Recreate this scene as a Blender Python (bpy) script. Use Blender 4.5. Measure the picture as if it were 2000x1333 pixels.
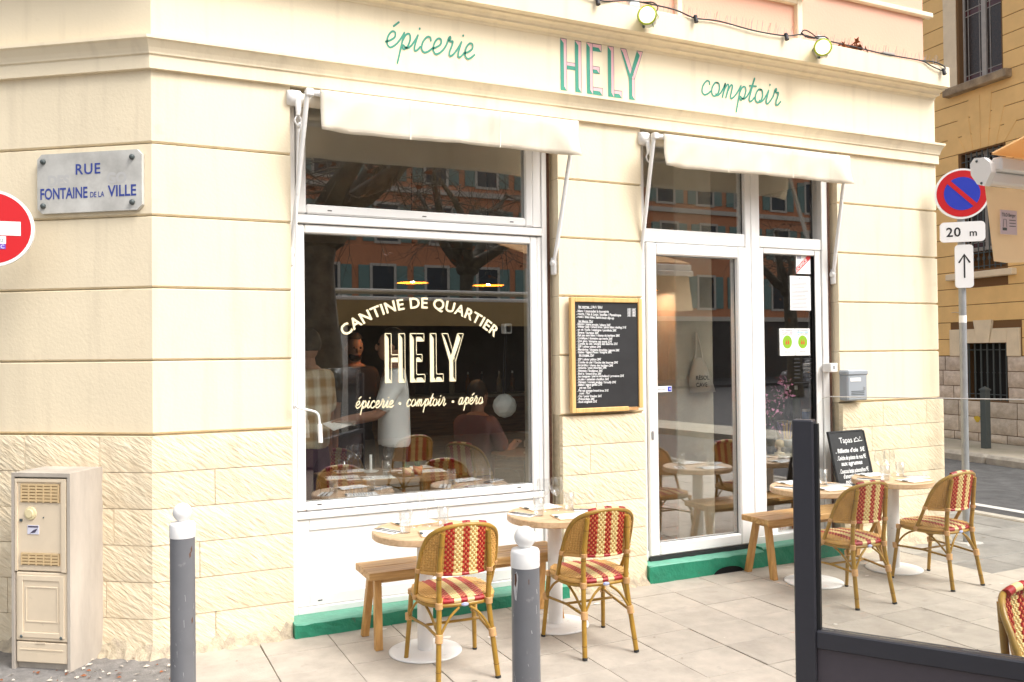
import bpy, bmesh, math, random
from mathutils import Vector, Matrix
random.seed(7)
for o in list(bpy.data.objects): bpy.data.objects.remove(o)
S = bpy.context.scene
COL = S.collection
PI = math.pi
R = math.radians

# ---------------------------------------------------------------- camera
CAM_POS = Vector((0.0, -5.473, 1.7378))
yaw, pitch, roll = 0.446839, 0.0138449, -0.0109851
fwd = Vector((math.sin(yaw)*math.cos(pitch), math.cos(yaw)*math.cos(pitch), math.sin(pitch)))
rt0 = Vector((math.cos(yaw), -math.sin(yaw), 0)); up0 = rt0.cross(fwd)
rt = rt0*math.cos(roll) + up0*math.sin(roll); up = up0*math.cos(roll) - rt0*math.sin(roll)
cd = bpy.data.cameras.new('camera'); cam = bpy.data.objects.new('camera', cd); COL.objects.link(cam)
M = Matrix.Identity(4)
for i in range(3): M[i][0], M[i][1], M[i][2], M[i][3] = rt[i], up[i], -fwd[i], CAM_POS[i]
cam.matrix_world = M
cd.sensor_width = 36; cd.lens = 1689.92/2000*36; cd.clip_start = 0.05; cd.clip_end = 3000
S.camera = cam

# ---------------------------------------------------------------- sky, sun, exposure
SUN_EL, SUN_AZ = R(50), R(148)          # azimuth from +y towards +x : light comes from the square in front
w = bpy.data.worlds.new('World'); S.world = w; w.use_nodes = True
nt = w.node_tree; bg = nt.nodes['Background']
sky = nt.nodes.new('ShaderNodeTexSky'); sky.sky_type = 'NISHITA'; sky.sun_disc = False
sky.sun_elevation = SUN_EL; sky.sun_rotation = SUN_AZ; sky.air_density = 1.0; sky.dust_density = 6.0; sky.ozone_density = 0.6
hs = nt.nodes.new('ShaderNodeHueSaturation'); hs.inputs['Saturation'].default_value = 0.30
nt.links.new(sky.outputs[0], hs.inputs['Color']); nt.links.new(hs.outputs[0], bg.inputs[0])
bg.inputs[1].default_value = 0.15
sd = bpy.data.lights.new('sun', 'SUN'); sd.energy = 0.9; sd.angle = R(24); sd.color = (1, .975, .94)
sun = bpy.data.objects.new('sun', sd); COL.objects.link(sun)
sdir = Vector((math.sin(SUN_AZ)*math.cos(SUN_EL), math.cos(SUN_AZ)*math.cos(SUN_EL), math.sin(SUN_EL)))
sun.rotation_euler = sdir.to_track_quat('Z', 'Y').to_euler(); sun.location = (3, -12, 14)
vs = S.view_settings; vs.view_transform = 'Standard'; vs.look = 'None'; vs.gamma = 1; vs.exposure = 1.0
vs.use_curve_mapping = False

# ---------------------------------------------------------------- helpers
class MB:
    def __init__(s): s.v = []; s.f = []; s.m = []; s.sm = []
    def add(s, vs, fs, mi=0, smooth=False):
        b = len(s.v); s.v += [tuple(q) for q in vs]
        for f in fs: s.f.append(tuple(b+i for i in f)); s.m.append(mi); s.sm.append(smooth)
    def box(s, x0, x1, y0, y1, z0, z1, mi=0, bev=0.0, M=None):
        if x0 > x1: x0, x1 = x1, x0
        if y0 > y1: y0, y1 = y1, y0
        if z0 > z1: z0, z1 = z1, z0
        b = min(bev, (x1-x0)/2.2, (y1-y0)/2.2, (z1-z0)/2.2)
        if b <= 0:
            vs = [(x, y, z) for z in (z0, z1) for y in (y0, y1) for x in (x0, x1)]
            fs = [(0,2,3,1),(4,5,7,6),(0,1,5,4),(2,6,7,3),(0,4,6,2),(1,3,7,5)]
        else:
            vs = []; idx = {}
            for iz, (z, sz) in enumerate(((z0,1),(z1,-1))):
                for iy, (y, sy) in enumerate(((y0,1),(y1,-1))):
                    for ix, (x, sx) in enumerate(((x0,1),(x1,-1))):
                        for k, (a, c, d) in enumerate(((0,1,1),(1,0,1),(1,1,0))):
                            idx[ix,iy,iz,k] = len(vs); vs.append((x+sx*b*a, y+sy*b*c, z+sz*b*d))
            g = lambda ix,iy,iz,k: idx[ix,iy,iz,k]
            fs = []
            for i in (0,1):
                q = [g(i,0,0,0), g(i,1,0,0), g(i,1,1,0), g(i,0,1,0)]; fs.append(q if i else q[::-1])
                q = [g(0,i,0,1), g(1,i,0,1), g(1,i,1,1), g(0,i,1,1)]; fs.append(q[::-1] if i else q)
                q = [g(0,0,i,2), g(1,0,i,2), g(1,1,i,2), g(0,1,i,2)]; fs.append(q if i else q[::-1])
            for a in (0,1):
                for c in (0,1):
                    q = [g(a,c,0,0), g(a,c,1,0), g(a,c,1,1), g(a,c,0,1)]; fs.append(q if (a^c) == 0 else q[::-1])
                    q = [g(a,0,c,0), g(a,0,c,2), g(a,1,c,2), g(a,1,c,0)]; fs.append(q if (a^c) == 0 else q[::-1])
                    q = [g(0,a,c,1), g(1,a,c,1), g(1,a,c,2), g(0,a,c,2)]; fs.append(q if (a^c) == 0 else q[::-1])
                    for e in (0,1): 
                        q = [g(a,c,e,0), g(a,c,e,1), g(a,c,e,2)]; fs.append(q if (a^c^e) else q[::-1])
        if M is not None: vs = [M @ Vector(q) for q in vs]
        s.add(vs, fs, mi)
    def tube(s, pts, r, n=8, mi=0, caps=True, smooth=True, M=None):
        pts = [Vector(q) for q in pts]
        rs = r if isinstance(r, (list, tuple)) else [r]*len(pts)
        vs = []; pu = None
        for i, q in enumerate(pts):
            t = (pts[min(i+1, len(pts)-1)] - pts[max(i-1, 0)])
            if t.length < 1e-9: t = Vector((0,0,1))
            t.normalize()
            if pu is None:
                a = Vector((0,0,1)) if abs(t.z) < .9 else Vector((1,0,0)); pu = t.cross(a).normalized()
            else:
                pu = (pu - t*pu.dot(t)); pu = pu.normalized() if pu.length > 1e-6 else t.orthogonal().normalized()
            b = t.cross(pu)
            for k in range(n):
                a = 2*PI*k/n; vs.append(q + (pu*math.cos(a) + b*math.sin(a))*rs[i])
        fs = [(i*n+k, i*n+(k+1) % n, (i+1)*n+(k+1) % n, (i+1)*n+k) for i in range(len(pts)-1) for k in range(n)]
        if M is not None: vs = [M @ q for q in vs]
        s.add(vs, fs, mi, smooth)
        if caps:
            s.add([vs[k] for k in range(n)], [tuple(range(n))[::-1]], mi)
            s.add([vs[(len(pts)-1)*n+k] for k in range(n)], [tuple(range(n))], mi)
    def lathe(s, prof, c=(0,0,0), n=24, mi=0, smooth=True, M=None):
        vs = []; fs = []
        for (r, z) in prof:
            for k in range(n):
                a = 2*PI*k/n; vs.append(Vector((c[0]+r*math.cos(a), c[1]+r*math.sin(a), c[2]+z)))
        for i in range(len(prof)-1):
            for k in range(n): fs.append((i*n+k, i*n+(k+1) % n, (i+1)*n+(k+1) % n, (i+1)*n+k))
        if M is not None: vs = [M @ q for q in vs]
        s.add(vs, fs, mi, smooth)
    def ball(s, c, r, n=16, mi=0, sc=(1,1,1), M=None):
        m = n//2; vs = []; fs = []
        for i in range(m+1):
            t = PI*i/m
            for k in range(n):
                a = 2*PI*k/n; vs.append(Vector((c[0]+r*sc[0]*math.sin(t)*math.cos(a), c[1]+r*sc[1]*math.sin(t)*math.sin(a), c[2]-r*sc[2]*math.cos(t))))
        for i in range(m):
            for k in range(n): fs.append((i*n+k, i*n+(k+1) % n, (i+1)*n+(k+1) % n, (i+1)*n+k))
        if M is not None: vs = [M @ q for q in vs]
        s.add(vs, fs, mi, True)
    def prism(s, poly, f0, f1, mi=0, sides=True, front=True):
        """poly: list of 2-D points; f0, f1 map a 2-D point to the front and back 3-D point"""
        n = len(poly); a = [Vector(f0(q)) for q in poly]
        if front: s.add(a, [tuple(range(n))], mi)
        if f1:
            b = [Vector(f1(q)) for q in poly]
            s.add(b, [tuple(range(n))[::-1]], mi)
            if sides: s.add(a+b, [(i, i+n, (i+1) % n+n, (i+1) % n) for i in range(n)], mi)
    def build(s, name, mats, parent=None, loc=None):
        me = bpy.data.meshes.new(name); me.from_pydata(s.v, [], s.f)
        mats = mats if isinstance(mats, (list, tuple)) else [mats]
        for m in mats: me.materials.append(m)
        me.polygons.foreach_set('material_index', s.m); me.polygons.foreach_set('use_smooth', s.sm)
        me.update()
        o = bpy.data.objects.new(name, me); COL.objects.link(o)
        if loc is not None: o.location = loc
        if parent: o.parent = parent
        return o
def fixn(o):
    bm = bmesh.new(); bm.from_mesh(o.data); bmesh.ops.remove_doubles(bm, verts=bm.verts, dist=1e-5)
    bmesh.ops.recalc_face_normals(bm, faces=bm.faces); bm.to_mesh(o.data); bm.free(); return o
def tag(o, label=None, cat=None, group=None, kind=None):
    if label: o['label'] = label
    if cat: o['category'] = cat
    if group: o['group'] = group
    if kind: o['kind'] = kind
    return o
def thing(name, label, cat, loc=(0,0,0), rz=0, group=None):
    o = bpy.data.objects.new(name, None); COL.objects.link(o); o.location = loc; o.rotation_euler = (0,0,rz)
    o.empty_display_size = .1
    return tag(o, label, cat, group)
def shared(name, src, parent, loc=None, rz=None):
    o = bpy.data.objects.new(name, src.data); COL.objects.link(o)
    if parent: o.parent = parent
    if loc is not None: o.location = loc
    if rz is not None: o.rotation_euler = (0,0,rz)
    return o
def kids(o): return [c for c in bpy.data.objects if c.parent == o]
def copy_tree(o, parent=None):
    c = o.copy(); COL.objects.link(c); c.parent = parent
    for ch in kids(o): copy_tree(ch, c)
    return c
def crom(P, n=6, closed=False):
    P = [Vector(q) for q in P]; out = []
    m = len(P)
    for i in range(m if closed else m-1):
        if closed: a, b, c, d = P[(i-1) % m], P[i], P[(i+1) % m], P[(i+2) % m]
        else: a, b, c, d = P[max(i-1,0)], P[i], P[i+1], P[min(i+2,m-1)]
        for k in range(n):
            t = k/n
            out.append(.5*((2*b)+(c-a)*t+(2*a-5*b+4*c-d)*t*t+(3*b-a-3*c+d)*t**3))
    if not closed: out.append(P[-1])
    return out

# ---------------------------------------------------------------- materials
def mat(name, col, rough=.6, var=.0, vs=6., bump=0., bs=60., metal=0., spec=.5, rnd=0., col2=None, spots=0., spot_s=30., spot_col=(.05,.05,.05), aniso=None, det=6., coat=0., trans=0., streak=0., streak_col=(.45,.36,.25)):
    m = bpy.data.materials.new(name); m.use_nodes = True; nt = m.node_tree; N = nt.nodes; L = nt.links
    P = N['Principled BSDF']; P.inputs['Roughness'].default_value = rough; P.inputs['Metallic'].default_value = metal
    P.inputs['Specular IOR Level'].default_value = spec; P.inputs['Coat Weight'].default_value = coat
    P.inputs['Transmission Weight'].default_value = trans
    c4 = (*col, 1); P.inputs['Base Color'].default_value = c4; src = None
    tc = N.new('ShaderNodeTexCoord'); mp = N.new('ShaderNodeMapping'); L.new(tc.outputs['Object'], mp.inputs[0])
    if aniso: mp.vector_type = aniso[2] if len(aniso) > 2 else 'POINT'; mp.inputs['Rotation'].default_value = aniso[0]; mp.inputs['Scale'].default_value = aniso[1]
    if rnd:
        oi = N.new('ShaderNodeObjectInfo'); vm = N.new('ShaderNodeVectorMath'); vm.operation = 'SCALE'
        cx = N.new('ShaderNodeCombineXYZ')
        for i in range(3): L.new(oi.outputs['Random'], cx.inputs[i])
        vm.inputs['Scale'].default_value = 37.; L.new(cx.outputs[0], vm.inputs[0])
        va = N.new('ShaderNodeVectorMath'); L.new(mp.outputs[0], va.inputs[0]); L.new(vm.outputs[0], va.inputs[1]); vec = va.outputs[0]
    else: vec = mp.outputs[0]
    if var or col2:
        nz = N.new('ShaderNodeTexNoise'); nz.inputs['Scale'].default_value = vs; nz.inputs['Detail'].default_value = det; nz.inputs['Roughness'].default_value = .62
        L.new(vec, nz.inputs['Vector'])
        rp = N.new('ShaderNodeValToRGB'); rp.color_ramp.elements[0].position = .3; rp.color_ramp.elements[1].position = .7
        d = col2 if col2 else tuple(c*(1-var) for c in col)
        rp.color_ramp.elements[0].color = (*d, 1); rp.color_ramp.elements[1].color = c4
        L.new(nz.outputs['Fac'], rp.inputs[0]); src = rp.outputs[0]
    if spots:
        vo = N.new('ShaderNodeTexNoise'); vo.inputs['Scale'].default_value = spot_s; vo.inputs['Detail'].default_value = 3; L.new(vec, vo.inputs['Vector'])
        r2 = N.new('ShaderNodeValToRGB'); r2.color_ramp.elements[0].position = .66; r2.color_ramp.elements[1].position = .72
        L.new(vo.outputs['Fac'], r2.inputs[0])
        ml = N.new('ShaderNodeMath'); ml.operation = 'MULTIPLY'; ml.inputs[1].default_value = spots; L.new(r2.outputs[0], ml.inputs[0])
        mx = N.new('ShaderNodeMixRGB'); L.new(ml.outputs[0], mx.inputs[0]); mx.inputs[2].default_value = (*spot_col, 1)
        if src: L.new(src, mx.inputs[1])
        else: mx.inputs[1].default_value = c4
        src = mx.outputs[0]
    if streak:
        m3 = N.new('ShaderNodeMapping'); m3.inputs['Scale'].default_value = (11,11,.8); L.new(tc.outputs['Object'], m3.inputs[0])
        n3 = N.new('ShaderNodeTexNoise'); n3.inputs['Scale'].default_value = 1.; n3.inputs['Detail'].default_value = 6; L.new(m3.outputs[0], n3.inputs['Vector'])
        r3 = N.new('ShaderNodeMapRange'); r3.inputs['From Min'].default_value = .52; r3.inputs['From Max'].default_value = .78; r3.inputs['To Max'].default_value = streak; L.new(n3.outputs['Fac'], r3.inputs[0])
        x3 = N.new('ShaderNodeMixRGB'); L.new(r3.outputs[0], x3.inputs[0]); x3.inputs[2].default_value = (*streak_col, 1)
        if src: L.new(src, x3.inputs[1])
        else: x3.inputs[1].default_value = c4
        src = x3.outputs[0]
    if rnd:
        mr = N.new('ShaderNodeMapRange'); mr.inputs['To Min'].default_value = 1-rnd; mr.inputs['To Max'].default_value = 1+rnd*.4
        L.new(oi.outputs['Random'], mr.inputs[0])
        hv = N.new('ShaderNodeHueSaturation'); L.new(mr.outputs[0], hv.inputs['Value'])
        if src: L.new(src, hv.inputs['Color'])
        else: hv.inputs['Color'].default_value = c4
        src = hv.outputs[0]
    if src: L.new(src, P.inputs['Base Color'])
    if bump:
        n2 = N.new('ShaderNodeTexNoise'); n2.inputs['Scale'].default_value = bs; n2.inputs['Detail'].default_value = 5; L.new(vec, n2.inputs['Vector'])
        bp = N.new('ShaderNodeBump'); bp.inputs['Strength'].default_value = 1; bp.inputs['Distance'].default_value = bump
        L.new(n2.outputs['Fac'], bp.inputs['Height']); L.new(bp.outputs[0], P.inputs['Normal'])
    return m
def wood(name, c1, c2, axis='x', rough=.5, sc=1.):
    m = bpy.data.materials.new(name); m.use_nodes = True; N = m.node_tree.nodes; L = m.node_tree.links; P = N['Principled BSDF']
    P.inputs['Roughness'].default_value = rough
    tc = N.new('ShaderNodeTexCoord'); mp = N.new('ShaderNodeMapping'); L.new(tc.outputs['Object'], mp.inputs[0])
    mp.inputs['Scale'].default_value = {'x': (2,26,26), 'y': (26,2,26), 'z': (26,26,2)}[axis]
    nz = N.new('ShaderNodeTexNoise'); nz.inputs['Scale'].default_value = 1.6*sc; nz.inputs['Detail'].default_value = 8; nz.inputs['Distortion'].default_value = .6
    L.new(mp.outputs[0], nz.inputs['Vector'])
    rp = N.new('ShaderNodeValToRGB'); rp.color_ramp.elements[0].position = .32; rp.color_ramp.elements[1].position = .68
    rp.color_ramp.elements[0].color = (*c1,1); rp.color_ramp.elements[1].color = (*c2,1)
    L.new(nz.outputs['Fac'], rp.inputs[0]); L.new(rp.outputs[0], P.inputs['Base Color'])
    bp = N.new('ShaderNodeBump'); bp.inputs['Distance'].default_value = .001; L.new(nz.outputs['Fac'], bp.inputs['Height']); L.new(bp.outputs[0], P.inputs['Normal'])
    return m
def thin_glass(name, tint=(1,1,1), base=.08, grazing=.9, rough=0.0, gcol=(1,1,1)):
    m = bpy.data.materials.new(name); m.use_nodes = True; N = m.node_tree.nodes; L = m.node_tree.links
    N.remove(N['Principled BSDF']); out = N['Material Output']
    tr = N.new('ShaderNodeBsdfTransparent'); tr.inputs[0].default_value = (*tint,1)
    gl = N.new('ShaderNodeBsdfGlossy'); gl.inputs['Roughness'].default_value = rough; gl.inputs[0].default_value = (*gcol,1)
    lf = N.new('ShaderNodeLayerWeight'); lf.inputs[0].default_value = .5
    lw = N.new('ShaderNodeMath'); lw.operation = 'POWER'; lw.inputs[1].default_value = 4.; L.new(lf.outputs['Facing'], lw.inputs[0])
    mr = N.new('ShaderNodeMapRange')
    mr.inputs['To Min'].default_value = base; mr.inputs['To Max'].default_value = grazing
    L.new(lw.outputs[0], mr.inputs[0])
    mx = N.new('ShaderNodeMixShader'); L.new(mr.outputs[0], mx.inputs[0]); L.new(tr.outputs[0], mx.inputs[1]); L.new(gl.outputs[0], mx.inputs[2])
    L.new(mx.outputs[0], out.inputs[0]); return m
def emit(name, col, st):
    m = bpy.data.materials.new(name); m.use_nodes = True; P = m.node_tree.nodes['Principled BSDF']
    P.inputs['Base Color'].default_value = (*col,1); P.inputs['Emission Color'].default_value = (*col,1); P.inputs['Emission Strength'].default_value = st; return m
CH45 = ((0, R(38), 0), (1.0, 1.0, .24), 'TEXTURE')
X = {}
X['plaster'] = mat('cream_plaster', (.83,.715,.515), .75, var=.09, vs=1.7, bump=.0012, bs=55, spots=.16, spot_s=7, spot_col=(.55,.42,.25), streak=.30)
X['plaster_light'] = mat('cream_frieze_paint', (.82,.71,.515), .7, var=.05, vs=1.1, bump=.0008, bs=60, spots=.08, spot_s=14, spot_col=(.5,.38,.22), streak=.30)
X['stone'] = mat('cream_tooled_stone', (.83,.72,.53), .85, col2=(.75,.61,.41), vs=9, bump=.011, bs=14, aniso=CH45, rnd=.06, streak=.25)
X['mortar'] = mat('grey_cream_mortar', (.60,.50,.34), .9, var=.3, vs=20)
X['render'] = mat('crumbling_render', (.62,.52,.36), .95, col2=(.30,.25,.19), vs=14, bump=.02, bs=24)
X['pink'] = mat('pink_plaster', (.76,.43,.31), .8, var=.06, vs=1.5, bump=.0015, bs=50)
X['white'] = mat('white_pvc', (.80,.79,.77), .32, var=.03, vs=3)
X['white_dirty'] = mat('white_painted_metal', (.80,.79,.77), .4, var=.08, vs=8, spots=.35, spot_s=18, spot_col=(.45,.42,.38))
X['gasket'] = mat('black_gasket', (.02,.02,.02), .6)
X['rust'] = mat('rusty_edge', (.16,.08,.05), .9, var=.5, vs=40)
X['green'] = mat('green_step_paint', (.018,.25,.14), .5, var=.35, vs=5, bump=.006, bs=40, spots=.45, spot_s=17, spot_col=(.10,.12,.08))
X['green_top'] = mat('worn_green_paint', (.15,.44,.31), .55, var=.3, vs=6, bump=.004, bs=40, spots=.5, spot_s=16, spot_col=(.28,.42,.33))
X['letter_green'] = mat('sign_green_paint', (.035,.27,.185), .6)
X['letter_pink'] = mat('sign_pink_paint', (.76,.44,.47), .6)
X['letter_line'] = mat('sign_outline_paint', (.10,.14,.13), .6)
X['letter_cream'] = mat('cream_vinyl', (.86,.76,.50), .5)
X['glass'] = thin_glass('shop_glass', (.97,.98,.97),   .205, .9)
X['screen_glass'] = thin_glass('screen_glass', (.97,.98,.97), .02, .6)
X['drink_glass'] = thin_glass('drinking_glass', (.93,.94,.94), .09, .9, .03)
X['fabric'] = mat('cream_awning_fabric', (.86,.79,.66), .9, streak=.2, var=.10, vs=4, bump=.0006, bs=220)
X['slab'] = mat('beige_paving', (.50,.445,.375), .8, var=.26, vs=6, bump=.0016, bs=90, rnd=.09, spots=.55, spot_s=8, spot_col=(.34,.30,.255), det=10)
X['joint'] = mat('paving_joint', (.22,.18,.12), .95, var=.4, vs=20)
X['asphalt'] = mat('worn_asphalt', (.26,.245,.23), .75, var=.45, vs=14, bump=.006, bs=120, spots=.7, spot_s=24, spot_col=(.34,.31,.29))
X['road'] = mat('wet_road', (.12,.118,.12), .85, spec=.12, var=.45, vs=5, bump=.004, bs=110)
X['kerb'] = mat('stone_kerb', (.52,.47,.40), .85, var=.35, vs=6, bump=.005, bs=40, rnd=.1)
X['marking'] = mat('road_marking', (.62,.61,.58), .7, var=.2, vs=14)
X['cane'] = mat('bamboo_cane', (.40,.225,.028), .33, var=.35, vs=16, rnd=.14)
X['cane_node'] = mat('bamboo_joint', (.20,.10,.015), .5)
X['binding'] = mat('rattan_binding', (.66,.38,.16), .5, var=.2, vs=60)
X['weave_tan'] = mat('tan_weave', (.64,.36,.10), .5, var=.22, vs=14, rnd=.12)
X['weave_red'] = mat('red_weave', (.40,.010,.012), .4, var=.3, vs=9, rnd=.15)
X['weave_orange'] = mat('orange_weave', (.70,.26,.10), .5)
X['weave_cream'] = mat('cream_weave', (.80,.64,.30), .5, var=.2, vs=9, rnd=.08)
X['rubber'] = mat('black_rubber', (.02,.02,.02), .7)
X['tabletop'] = wood('oak_tabletop', (.50,.33,.18), (.66,.46,.28), 'x', .4)
X['acacia'] = wood('acacia_bench_wood', (.36,.185,.055), (.62,.38,.15), 'x', .5, .8)
X['acacia_leg'] = wood('acacia_leg_wood', (.38,.185,.05), (.58,.33,.11), 'z', .5, .8)
X['paper'] = mat('white_paper', (.82,.82,.80), .8)
X['board'] = wood('clipboard_wood', (.56,.38,.2), (.66,.47,.27), 'x')
X['steel'] = mat('steel_cutlery', (.35,.35,.36), .25, metal=1)
X['bollard'] = mat('grey_bollard_paint', (.165,.168,.18), .38, var=.2, vs=5, spots=.4, spot_s=30, spot_col=(.30,.29,.29), streak=.25, streak_col=(.22,.2,.18))
X['galv'] = mat('galvanised_pole', (.36,.37,.38), .45, var=.2, vs=12, metal=.4)
X['sign_red'] = mat('sign_red', (.50,.004,.008), .35)
X['sign_blue'] = mat('sign_blue', (.015,.035,.42), .35)
X['sign_white'] = mat('sign_white', (.80,.80,.80), .35)
X['black'] = mat('black_paint', (.012,.012,.014), .5)
X['ink_blue'] = mat('enamel_blue', (.035,.06,.28), .5)
X['plaque'] = mat('weathered_metal_plaque', (.60,.59,.55), .45, col2=(.38,.37,.34), vs=5)
X['anthracite'] = mat('anthracite_frame', (.035,.035,.045), .45, var=.1, vs=20)
X['anthracite_panel'] = mat('anthracite_panel', (.075,.062,.075), .6, var=.08, vs=30)
X['slate'] = mat('chalkboard', (.018,.018,.02), .6, var=.5, vs=6)
X['chalk'] = mat('white_chalk', (.75,.75,.75), .9)
X['pine'] = wood('pine_frame', (.64,.38,.13), (.74,.48,.19), 'z')
X['beige_box'] = mat('beige_cabinet', (.72,.60,.44), .6, var=.10, vs=5, spots=.3, spot_s=22, spot_col=(.45,.36,.26))
X['concrete'] = mat('cabinet_concrete', (.52,.46,.39), .9, var=.35, vs=5, bump=.003, bs=40, aniso=((0,0,0),(1,1,.25)))
X['vent_dark'] = mat('vent_shadow_slot', (.30,.20,.09), .8)
X['ochre'] = mat('ochre_render', (.86,.57,.235), .85, var=.14, vs=2.2, bump=.003, bs=40)
X['ochre_pale'] = mat('pale_ochre_trim', (.82,.69,.49), .85, var=.15, vs=4, bump=.003, bs=30)
X['greystone'] = mat('rough_grey_stone', (.76,.65,.54), .95, col2=(.52,.43,.34), vs=9, bump=.016, bs=16, rnd=.15)
X['dark_glass'] = mat('dark_leaded_glass', (.035,.022,.018), .25, var=.4, vs=40, bump=.002, bs=120)
X['iron'] = mat('painted_iron', (.06,.075,.075), .5)
X['grey_wood'] = mat('grey_painted_wood', (.40,.38,.35), .6, var=.2, vs=10)
X['sill_dirty'] = mat('sooty_sill', (.46,.35,.22), .9, col2=(.18,.135,.09), vs=5)
X['cable'] = mat('black_cable', (.02,.02,.025), .6)
X['lamp_green'] = mat('green_lamp_cage', (.03,.14,.08), .4)
X['lamp_glow'] = emit('lit_lamp_glass', (1,.96,.70), 1.6)
X['leaf_brown'] = mat('dead_leaf', (.32,.10,.03), .8, var=.4, vs=20)
X['spike'] = mat('steel_spikes', (.36,.32,.30), .5, metal=.3)
X['grey_plastic'] = mat('grey_letterbox', (.30,.33,.36), .4)
# ================================================================ SETTING
def sheet(name, x0, x1, y0, y1, z, m, thick=.3):
    b = MB(); b.box(x0, x1, y0, y1, z-thick, z); o = b.build(name, m); tag(o, kind='structure'); return o
b = MB(); b.add([(-600,-600,-.13),(600,-600,-.13),(600,600,-.13),(-600,600,-.13)], [(0,1,2,3)])
tag(b.build('road', X['road']), kind='structure')
PX, PY = .4105, .3555
X['slab_grey'] = mat('grey_damp_paving', (.36,.34,.31), .55, var=.35, vs=5, bump=.0016, bs=90, rnd=.2, spots=.5, spot_s=9, spot_col=(.20,.19,.18), det=10)
b = MB(); b.box(.4615, 8.36, -12, .25, -.2, -.011); b.box(7.0, 8.36, .25, 14, -.2, -.011)
pave = tag(b.build('pavement', X['joint']), kind='structure')
b = MB(); b.box(-.2026, .2026, -.1755, .1755, -.05, 0, bev=.0018)
slab_src = None
for j in range(-4, 11):
    yc = -1.025 - PY*(j-2) - PY/2 + PY*0
    for i in range(0, 20):
        xc = .4645 + PX*i + PX/2
        if yc > .05 and xc < 7.0: continue
        if xc > 8.36: continue
        if slab_src is None:
            slab_src = o = b.build('paving_slab', X['slab'], pave)
            g_ = MB(); g_.v, g_.f, g_.m, g_.sm = b.v, b.f, b.m, b.sm
            slab_grey_src = g_.build('paving_slab', X['slab_grey'], pave)
            slab_grey_src.location = (7.0+.22, 2.2, -.002)
        else: o = shared('paving_slab', slab_src if not (xc > 6.35 and yc > -.95 - (xc-6.35)*.2) else slab_grey_src, pave)
        o.location = (xc + random.uniform(-.0012,.0012), yc + random.uniform(-.0012,.0012), random.uniform(-.0035,0))
        o.rotation_euler = (random.uniform(-.0022,.0022), random.uniform(-.0022,.0022), random.uniform(-.003,.003))
b = MB(); rr = random.Random(44)
for k in range(70):
    x, y = rr.uniform(.6,7.5), rr.uniform(-2.6,-.15); s_ = rr.choice((.006,.008,.010,.014,.022))*rr.uniform(.7,1.2); n_ = 9
    b.add([(x+s_*math.cos(2*PI*i/n_)*rr.uniform(.7,1.25)*1.3, y+s_*math.sin(2*PI*i/n_)*rr.uniform(.7,1.2), .0014) for i in range(n_)], [tuple(range(n_))], 0 if k % 3 else 1)
o = b.build('gum_spots', [mat('old_gum',(.27,.23,.19),.8), mat('pale_gum',(.66,.62,.56),.8)], pave); o['kind'] = 'stuff'
b = MB(); b.box(-9, .4585, -12, 6, -.25, -.004)
tag(b.build('asphalt_footway', X['asphalt']), kind='structure')
kr = tag(bpy.data.objects.new('kerb', None), kind='structure'); COL.objects.link(kr)
ks = None
for i in range(25):
    if ks is None:
        b = MB(); b.box(-.07,.07,-.49,.49,-.3,0,bev=.015); ks = o = b.build('kerb_stone', X['kerb'], kr)
    else: o = shared('kerb_stone', ks, kr)
    o.location = (8.435, -11.5+i*.985, -.002)
for i in range(15):
    o = shared('kerb_stone', ks, kr); o.location = (-5.6+i*.985, -12.075, -.002); o.rotation_euler = (0,0,PI/2)
b = MB(); b.box(8.51, 9.33, -4, 14, -.2, -.118); tag(b.build('gutter_strip', mat('patched_tarmac', (.075,.073,.075), .7, var=.5, vs=12, bump=.012, bs=50)), kind='structure')
b = MB(); b.add([(9.36,-4,-.124),(9.50,-4,-.124),(9.50,14,-.124),(9.36,14,-.124)], [(0,1,2,3)]); tag(b.build('road_edge_line', X['marking']), kind='structure')
# the square behind the camera: far pavement and its edge
b = MB(); b.box(-15, 60, -60, -29.5, -.4, .0); tag(b.build('square_pavement', X['road']), kind='structure')

# ================================================================ CORNER BUILDING
AC = R(36)
C0 = Vector((.29, 0)); dL = Vector((-math.cos(AC), math.sin(AC))); nL = Vector((-math.sin(AC), -math.cos(AC))); nF = Vector((0,-1)); nR = Vector((1,0))
PL = C0 + dL*4.0; PE = Vector((6.965, 0)); PB = Vector((6.965, 8.0))
def miter(n1, n2): q = n1+n2; return q/(1+n1.dot(n2))
mC = miter(nL, nF); mE = miter(nF, nR)
kx_ = lambda k: [(PL, nL), (C0, mC), (PE, Vector((k,-1))), (PB, Vector((k,0)))]
FULL = [(PL, nL), (C0, mC), (PE, mE), (PB, nR)]
def sweep(mb, path, prof, mi=0, cap=True):
    n = len(prof); vs = []
    for (q, nn) in path:
        for (o, z) in prof: vs.append((q.x+nn.x*o, q.y+nn.y*o, z))
    fs = [(i*n+k, (i+1)*n+k, (i+1)*n+k+1, i*n+k+1) for i in range(len(path)-1) for k in range(n-1)]
    mb.add(vs, fs, mi)
    if cap:
        mb.add(vs[:n], [tuple(range(n))], mi); mb.add(vs[-n:], [tuple(range(n))[::-1]], mi)
bld = thing('corner_building', 'cream corner restaurant building with painted frieze and two shopfront openings', 'building')
GZ = [1.284, 1.716, 2.144, 2.568, 2.996, 3.45]
OPEN = [(1.094, 3.005), (3.72, 5.735)]
wall = None
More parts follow.
